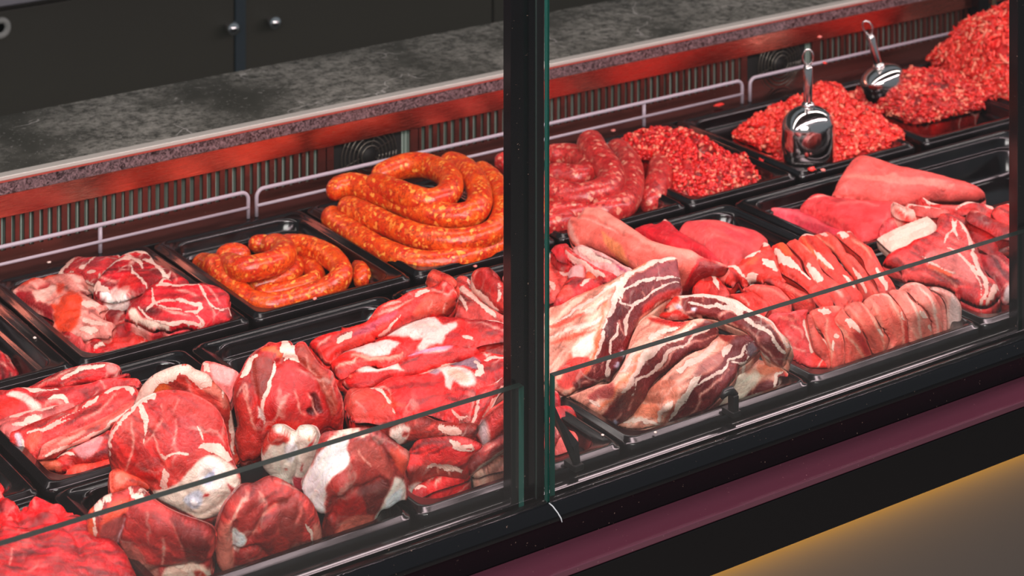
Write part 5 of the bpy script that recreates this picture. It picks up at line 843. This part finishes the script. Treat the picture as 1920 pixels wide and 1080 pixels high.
hm('steak with a small white bone, tucked under the large marbled one by the right post', '1829,476 1846,481 1871,474 1892,488 1925,520 1925,560 1897,571 1880,569 1874,547 1865,528 1848,508', '1871,475,2.4 1920,530,.4 1885,568,-1.8 1850,500,1.8', '#c44c54', [('f', 2, '1846,483 1880,500 1905,530'), ('#e8d8d4', 0, '1882,568 1882,552 1888,543 1897,548 1898,562 1893,570'), ('f', 3, '1878,548 1885,540 1897,543'), ('v', 3, '1865,478 1900,510', -2)], seed=160)
hm('flat block of smooth white rind', '1644,449 1654,442 1684,427 1715,415 1739,406 1748,413 1757,423 1755,436 1735,447 1709,459 1671,474 1657,462', '1739,407,4.8 1644,450,2.6 1755,436,4 1671,473,2', '#f7cfbc', [('f', 12, '1665,455 1700,440 1740,425')], seed=161, spl=False, dome=.004, R=6, rough=.45, fiber=.1, lump=.0006)
# ------------------------------------------------------------------ sausages
def saus_mat(name, a, b, flecks, fd, dark, herb=True, sc_=95):
    m = NT(name); c = m.coord()
    w = m.n('ShaderNodeVectorMath', operation='MULTIPLY_ADD'); m.l(m.noise(c, 60, 3).outputs['Color'], w.inputs[0]); w.inputs[1].default_value = (.022,)*3; m.l(c, w.inputs[2])
    base = m.mix(m.ramp(m.noise(c, 55, 4, .6).outputs[0], .35, .65), a, b)
    v = m.n('ShaderNodeTexVoronoi', feature='SMOOTH_F1'); v.inputs['Scale'].default_value = sc_; v.inputs['Smoothness'].default_value = .25; m.l(w.outputs[0], v.inputs['Vector'])
    v2 = m.n('ShaderNodeTexVoronoi', feature='F1'); v2.inputs['Scale'].default_value = sc_; m.l(w.outputs[0], v2.inputs['Vector'])
    sel = m.ramp(m.n('ShaderNodeSeparateColor').outputs[0], 0, 1)
    sp = m.n('ShaderNodeSeparateColor'); m.l(v2.outputs['Color'], sp.inputs[0])
    msk = m.math('MULTIPLY', m.ramp(m.math('ADD', v.outputs['Distance'], m.math('MULTIPLY', m.noise(c, 160, 4, .7).outputs[0], .45)), .66, .50), m.ramp(sp.outputs[0], fd, fd+.08))
    base = m.mix(m.ramp(m.noise(c, 150, 5, .7, 1.5).outputs[0], .38, .52, .75, 0), base, dark)
    base = m.mix(m.math('MULTIPLY', m.math('MULTIPLY', msk, .85), m.ramp(sp.outputs[1], 0, 1, .35, 1)), base, flecks)
    big = m.ramp(m.noise(c, 120, 5, .7).outputs[0], .56, .66); base = m.mix(m.math('MULTIPLY', big, .5), base, flecks)
    if herb:
        hs = m.ramp(m.noise(c, 210, 2).outputs[0], .70, .76); base = m.mix(m.math('MULTIPLY', hs, .75), base, '#3a3a22')
    m.l(base, m.b.inputs['Base Color']); m.setb(rough=.28, spec=.5, sss=.05); m.b.inputs['Subsurface Scale'].default_value = .004
    m.bump(m.math('ADD', v.outputs['Distance'], m.noise(c, 120, 4).outputs[0]), .3, .0015); return m.m
M_SO = saus_mat('orange_sausage_skin', '#cc2c0c', '#e4560f', '#ffae48', .40, '#8a1c06', sc_=118)
M_SR = saus_mat('raw_red_sausage_skin', '#a81c1e', '#cc3632', '#eaa084', .35, '#6e1418', sc_=88)
def sausage(label, path, r, mat, group, ends=(1, 1), seed=0):
    p = spline(pts(path), 5, False)
    w3 = Pn(p[:, 0], p[:, 1], RIM+p[:, 2]/100.)
    # resample evenly
    d = np.r_[0, np.cumsum(np.linalg.norm(np.diff(w3, axis=0), axis=1))]; n = max(12, int(d[-1]/.0042)); s = np.linspace(0, d[-1], n)
    w3 = np.stack([np.interp(s, d, w3[:, k]) for k in range(3)], 1)
    for _ in range(3): w3[1:-1] = (w3[:-2]+w3[1:-1]*2+w3[2:])/4
    rs = np.full(n, r)*(1+.07*fbm(np.c_[s*22, np.zeros(n)+seed, np.zeros(n)], 2))
    for side in (0, 1):
        e = s if side == 0 else d[-1]-s
        t = np.clip(e/(r*1.1), 0, 1); rs = rs*np.maximum(.12, np.sqrt(1-(1-t)**2))
    mb = MB(); mb.tube([tuple(a) for a in w3], list(rs), 18)
    V = np.array(mb.v); V = V+(fbm(V*60+seed, 2)*.0012)[:, None]*np.array([.4, .4, .8])
    o = link_mesh('sausage', V, mb.f, mat); return tag(o, label, 'sausage', group)
GS1 = 'short orange sausages in the small back-row tray'
r1 = .0152
sausage('small orange sausage piece at the very back of its tray', '466,463,-2 480,458,-1.8 498,458,-1.8 515,462,-2', r1*.9, M_SO, GS1, seed=1)
sausage('orange sausage end poking up at the back left of its tray', '408,492,-2.6 420,480,-1.8 437,474,-1.4 452,478,-1.6 464,492,-2.4', r1, M_SO, GS1, seed=2)
sausage('orange sausage end standing alone in the right corner of the small tray', '672,500,-2.6 680,508,-2 679,522,-2.2 666,536,-3', r1*.95, M_SO, GS1, seed=3)
sausage('inner orange sausage curve just below the thick bent one', '462,540,-3.4 498,531,-3 530,521,-2.6 552,508,-2.6 556,490,-3', r1*.92, M_SO, GS1, seed=4)
sausage('second inner orange sausage curve along the tray middle', '475,555,-3.8 518,549,-3.4 565,539,-3 592,524,-2.8 588,508,-2.8 570,492,-3.2', r1*.92, M_SO, GS1, seed=5)
sausage('longest orange sausage looping round the whole small tray', '366,494,-3 385,497,-2.6 402,500,-1.4 418,517,-1.6 440,540,-2.6 466,563,-3.4 508,572,-3.6 558,561,-3.4 605,545,-2.8 634,527,-1.6 640,506,-1 622,484,-.8 585,466,-1 545,460,-1.4 520,462,-2', r1*1.08, M_SO, GS1, seed=6)
sausage('thick bent orange sausage lying across the top of the small tray', '418,496,-1.6 436,500,-.6 455,505,0 484,501,.2 515,492,.2 533,478,0 530,466,-.4 508,462,-.8 488,468,-1.2', r1*1.18, M_SO, GS1, seed=7)
GS2 = 'turns of the large coil of orange sausage'
r2 = .0172
sausage('outermost lowest turn of the large orange coil', '620,400,.2 628,415,.2 655,432,.2 690,455,0 747,482,-.2 793,493,-.4 860,488,-.2 920,468,0 965,446,.2 1000,420,.6 1010,390,1 990,360,1', r2, M_SO, GS2, seed=11)
sausage('third turn of the large orange coil from the top', '640,386,1.8 660,392,2 690,405,2 747,430,1.8 793,446,1.8 860,453,1.8 920,438,2.2 944,402,2.8 937,362,3 915,332,3 893,320,2.6', r2*1.05, M_SO, GS2, seed=12)
sausage('second turn of the large orange coil with a blunt left end', '630,372,2.8 632,356,3.6 660,348,3.8 695,358,3.8 747,378,3.6 793,397,3.6 843,407,3.6 885,400,4 900,374,4.4 890,340,4.6 865,315,4.4 830,304,4', r2*1.12, M_SO, GS2, seed=13)
sausage('innermost top curl of the large orange coil', '690,345,4.4 720,352,4.8 760,367,5 800,378,5 832,370,5.2 846,350,5.4 838,328,5.4 808,313,5.2 768,310,4.8 730,322,4.4 700,335,4', r2*1.1, M_SO, GS2, seed=14)
GS3 = 'dark red raw sausages beside the post'
r3 = .0205
sausage('stub of dark red sausage showing left of the post behind the orange coil', '928,312,1 940,306,1.4 965,310,1.4 990,330,1', r3*.9, M_SR, GS3, seed=21)
sausage('low dark red sausage curve next to the pale loin and the post', '1000,425,.2 1030,424,.2 1055,418,.2 1075,412,0', r3*.95, M_SR, GS3, seed=22)
sausage('small curl of dark red sausage at the back beside the post', '1020,296,1.6 1045,292,1.8 1075,294,2 1098,308,2 1104,324,2 1088,334,2 1058,330,2 1020,328,1.8', r3*.95, M_SR, GS3, seed=23)
sausage('outer dark red sausage bending round the raised one', '1150,278,1 1168,292,1.4 1180,310,1.6 1184,335,1.4 1180,365,1 1166,388,.8 1140,396,.8 1105,396,.8 1065,404,.6 1020,400,.6', r3*1.0, M_SR, GS3, seed=24)
sausage('raised dark red sausage whose cut end points up at the back', '1104,262,4 1112,280,4 1126,300,3.6 1142,320,3.2 1147,340,2.8 1136,358,2.6 1110,369,2.6 1075,371,2.4 1035,362,2.4 1000,350,2.4', r3*1.12, M_SR, GS3, seed=25)
sausage('single dark red sausage end beside the coarse mince', '1240,306,0 1238,330,0 1230,355,-.4 1218,380,-1.2 1208,396,-2', r3*1.05, M_SR, GS3, seed=26)
# ------------------------------------------------------------------ minced meat
def mince_mat():
    m = NT('minced_meat_strands'); c = m.coord(); col = m.n('ShaderNodeAttribute', attribute_name='col').outputs['Color']
    k = m.ramp(m.noise(c, 160, 4).outputs[0], .3, .7, .75, 1.15); v = m.n('ShaderNodeVectorMath', operation='SCALE'); m.l(col, v.inputs[0]); m.l(k, v.inputs['Scale'])
    m.l(v.outputs[0], m.b.inputs['Base Color']); m.setb(rough=.3, spec=.5, sss=.1); m.b.inputs['Subsurface Scale'].default_value = .003
    m.bump(m.noise(c, 400, 3).outputs[0], .3, .0008); return m.m
M_MI = mince_mat()
def mince(label, out, z, n, L=(.008, .02), r=.0021, cols=('#e01e22', '#ee3a34', '#f4583e'), fatp=.22, seed=0, dome=.02, R=30, align=.0):
    ol = spline(pts(out)[:, :2], 6); rs = np.random.RandomState(seed)
    base = meat('minced_meat', label, 'mince', out, z, cols[0], (), dome=dome, R=R, th=.035, lump=.006, ls=55, gs=4.2, rough=.3, seed=seed, pale='#f05040', kind='stuff', jag=2)
    x0, y0 = ol.min(0); x1, y1 = ol.max(0); q = []
    while sum(map(len, q)) < n:
        a = rs.uniform((x0, y0), (x1, y1), (n*2, 2)); q.append(a[inside(a, ol)])
    q = np.vstack(q)[:n]; d, _ = seg_dist(q, np.vstack([ol, ol[:1]]))
    zf = zfield(pts(z)); P0 = Pn(q[:, 0], q[:, 1], RIM+zf(q)/100); e = 3.
    Px = Pn(q[:, 0]+e, q[:, 1], RIM+zf(q+[e, 0])/100)-P0; Py = Pn(q[:, 0], q[:, 1]+e, RIM+zf(q+[0, e])/100)-P0
    N = np.cross(Px, Py); N /= np.linalg.norm(N, axis=1)[:, None]; s_ = np.sign((N*(np.array([0, 0, CAMZ])-P0)).sum(1)); N *= s_[:, None]
    t = np.clip(d/R, 0, 1); h = dome*np.sqrt(1-(1-t)**2); P0 = P0+N*(h+.012*np.clip(d/8, 0, 1)*fbm(P0*55, 2)+rs.uniform(-.002, .0035, n))[:, None]
    dr = rs.normal(size=(n, 3)); dr = dr+align*np.array([.5, -.6, .3]); dr -= N*(dr*N).sum(1)[:, None]*.75; dr /= np.linalg.norm(dr, axis=1)[:, None]
    bend = rs.normal(size=(n, 3)); bend -= dr*(bend*dr).sum(1)[:, None]; bend /= np.linalg.norm(bend, axis=1)[:, None]
    ln = rs.uniform(*L, n); rad = r*rs.uniform(.75, 1.3, n); k, m_ = 5, 5
    V = np.zeros((n, m_, k, 3)); side = np.cross(dr, bend)
    for j in range(m_):
        u = j/(m_-1)-.5; cpt = P0+dr*(ln*u)[:, None]+bend*(ln*.7*u*u*rs.uniform(.4, 1.0))[:, None]
        rr_ = rad*(1-abs(2*u)**3*.65)
        for i in range(k):
            a = 2*math.pi*i/k; V[:, j, i] = cpt+(bend*math.cos(a)+side*math.sin(a))*rr_[:, None]
    tmpl = [(j*k+i, j*k+(i+1) % k, (j+1)*k+(i+1) % k, (j+1)*k+i) for j in range(m_-1) for i in range(k)]
    F = (np.array(tmpl)[None]+(np.arange(n)*m_*k)[:, None, None]).reshape(-1, 4)
    caps = [tuple(range(s0+k-1, s0-1, -1)) for s0 in range(0, n*m_*k, m_*k)]+[tuple(range(s0+(m_-1)*k, s0+m_*k)) for s0 in range(0, n*m_*k, m_*k)]
    C = np.array([lin(c) for c in cols]); ci = C[rs.randint(0, len(cols), n)]; fm = rs.rand(n) < fatp
    ci[fm] = np.array(lin('#ec8468'))*rs.uniform(.85, 1.1, (fm.sum(), 1))
    o = link_mesh('strands', V.reshape(-1, 3), F.tolist()+caps, M_MI, base)
    at = o.data.attributes.new('col', 'FLOAT_COLOR', 'POINT'); at.data.foreach_set('color', np.c_[np.repeat(ci, m_*k, 0), np.ones(n*m_*k)].ravel().astype(np.float32))
    o['kind'] = 'stuff'
    return base
mince('heap of coarse bright red mince speckled with fat, right of the dark red sausages', '1165,272 1185,259 1215,251 1250,248 1285,250 1315,262 1340,280 1365,294 1400,298 1440,300 1468,311 1483,325 1470,337 1420,350 1370,362 1320,373 1285,373 1262,362 1255,330 1235,305 1200,300 1175,290',
      '1170,270,.4 1250,250,1.6 1320,290,2.6 1400,300,-2 1475,325,-2.6 1300,372,-2.2 1380,355,-2.2 1262,350,-1', 2300, L=(.005, .012), r=.0027, fatp=.17, seed=201, cols=('#b80c12', '#d41a1a', '#e42c24'), dome=.016)
mince('heap of pale red mince with the upright metal scoop standing in it', '1375,258 1400,241 1420,223 1460,207 1500,188 1530,167 1558,163 1580,175 1600,196 1640,212 1660,235 1690,256 1697,270 1690,283 1650,287 1600,300 1560,307 1500,302 1450,291 1420,277 1390,266',
      '1380,258,-1.4 1550,166,3.6 1640,212,1.6 1690,275,-1.6 1560,305,-1.6 1450,285,-1.6 1500,205,1.8', 2200, L=(.006, .015), r=.0033, fatp=.12, seed=202, cols=('#d8241e', '#e83428', '#ee4a38'))
mince('heap of mince with brownish strands under the tilted scoop', '1588,187 1620,171 1650,159 1680,146 1720,137 1760,138 1800,151 1840,165 1864,184 1865,198 1840,206 1800,216 1760,225 1720,233 1680,222 1640,206 1610,196',
      '1595,188,-1 1730,140,3 1860,190,-1 1730,230,-1.6', 2000, L=(.007, .017), r=.0028, fatp=.15, seed=203, cols=('#b02018', '#d8342a', '#d01c1a'))
mince('tallest heap of mince rising in the upper right corner', '1746,116 1755,101 1780,86 1800,61 1830,41 1870,26 1905,6 1945,0 1970,60 1970,182 1900,186 1860,181 1830,161 1790,141 1765,129',
      '1750,115,.6 1905,10,11 1830,45,7.4 1850,175,0 1950,180,.6 1880,100,7', 2600, L=(.010, .026), r=.0031, fatp=.13, seed=204, cols=('#d02018', '#e0342a', '#ea4436'), align=.8)
# ------------------------------------------------------------------ metal scoops
def scoop(label, neck, base, R_, H, hl, tilt, seg=(0, 360)):
    e = empty('metal_scoop', tuple(base), label, 'scoop', 'steel scoops left in the mince')
    up = (Vector(neck)-Vector(base)).normalized(); q = Vector((0, 0, 1)).rotation_difference(up).to_matrix().to_4x4()
    prof = [(R_*.93, -.012), (R_*.97, 0), (R_, H*.35), (R_*.98, H*.55)]
    for k in range(1, 9):
        a = math.pi/2*k/9; prof.append((R_*.98*math.cos(a)**.9, H*.55+H*.45*math.sin(a)))
    prof.append((.0075, H+.001))
    inner = [(max(.001, a-.0014), b-.0012) for a, b in prof][::-1]
    m = MB(); v = []; n = 40; pr = prof+inner[:-1]+[(R_*.93-.0014, -.012)]
    for a, b in pr:
        for k in range(n):
            t = 2*math.pi*k/n; v.append(Vector(base)+q@Vector((a*math.cos(t), a*.82*math.sin(t), b)))
    L = len(pr); m.add(v, [(i*n+k, i*n+(k+1) % n, (i+1)*n+(k+1) % n, (i+1)*n+k) for i in range(L-1) for k in range(n)])
    m.build('bowl', M_STEEL, e, smooth=True)
    a0 = Vector(base)+up*H; a1 = a0+up*hl
    MB().tube([a0-up*.002, a0+up*.003, a0+up*.005, a0+up*.007], [.011, .011, .009, .0075], 20).build('collar', M_STEEL, e, smooth=True)
    MB().tube([a0, a0+up*.004, a1-up*.004, a1], [.0068, .0072, .0078, .006], 20).build('handle', M_STEEL, e, smooth=True)
    sd = Vector((math.sin(PSI), -math.cos(PSI), 0)); pp = []
    for k in range(25):
        t = math.radians(-90+(-150+300*k/24)+180); pp.append(a1+up*(.013+.0125*math.sin(t))*1.0+sd*(.0085*math.cos(t)))
    pp = [a1-up*.003+sd*-.002]+pp+[a1-up*.003+sd*.002]
    MB().tube(pp, .0016, 8).build('loop', M_STEEL, e, smooth=True)
b = P(1515, 293, RIM+.000); n_ = b+Vector((.0, .0, .1))
scoop('steel scoop standing upright in the mince with its round back to the viewer', n_, b, .0475, .082, .066, 0)
b2 = P(1662, 176, RIM+.006); h2 = PY(1625, 45, b2.y+.02)
hd = (h2-b2); 
scoop('steel scoop leaning back at the rear, half sunk in mince', h2, b2, .044, .050, hd.length-.050-.02, 0)
# ------------------------------------------------------------------ crumbs
GCR = 'stray meat crumbs on trays and shelf'
def crumb(label, px, py, z, s, col, st=1.):
    p = P(px, py, RIM+z/100); rs = np.random.RandomState(int(px)); bm = bmesh.new(); bmesh.ops.create_icosphere(bm, subdivisions=2, radius=1)
    for v in bm.verts:
        k = 1+.25*rs.randn()*.6; v.co = Vector((v.co.x*s*st*k, v.co.y*s*k, v.co.z*s*.6*k))
    m = MB(); m.bm(bm); o = link_mesh('meat_crumb', np.array(m.v)+np.array([p.x, p.y, p.z+s*.5]), m.f, M_CR[col]); tag(o, label, 'crumb', GCR)
M_CR = {'r': mat_plain('red_crumb', '#e8382e', .35), 'w': mat_plain('white_crumb', '#f0d8cc', .4), 'p': mat_plain('pink_crumb', '#e88a80', .4)}
for a in (('long red crumb on the shelf behind the mince trays', 1348, 199, 0, .0042, 'r', 2.6), ('red crumb on the tray corner below the upright scoop', 1522, 320, .1, .0055, 'r', 1.2), ('pale crumb on the tray corner right of the red one', 1543, 321, .1, .0038, 'p', 1.),
          ('red crumb on the empty wall of the wide fillet tray', 1461, 387, -2.2, .0034, 'r', 1.), ('tiny red crumb nearer the fillets in the wide tray', 1504, 377, -2.2, .003, 'r', 1.), ('pink crumb on the rim under the small orange sausages', 590, 562, .1, .003, 'p', 1.), ('pink crumb on the rim above the tall rib chop', 891, 501, .1, .0028, 'p', 1.),
          ('white crumb on the shelf left of the wire rack leg', 92, 493, 0, .0024, 'w', 1.3), ('white crumb on the rim of the mostly empty left tray', 65, 635, 0, .0024, 'w', 1.), ('white crumb on the tray left of the large orange coil foot', 1293, 322, .1, .0022, 'w', 1.), ('pink crumb above the mince on the rear shelf right of the post', 1150, 246, 0, .003, 'p', 1.4),
          ('tiny pale crumb on the corner of the belly tray', 1130, 817, .15, .0018, 'w', 1.), ('tiny pale crumb on the front rim of the belly tray', 1229, 812, .15, .0018, 'w', 1.), ('red crumb stuck on the wire rail near the upright scoop', 1546, 120, 3.9, .0035, 'r', 1.2), ('orange crumb on the steel band at the right', 1537, 71, 7.2, .0035, 'p', 1.3)):
    crumb(*a)
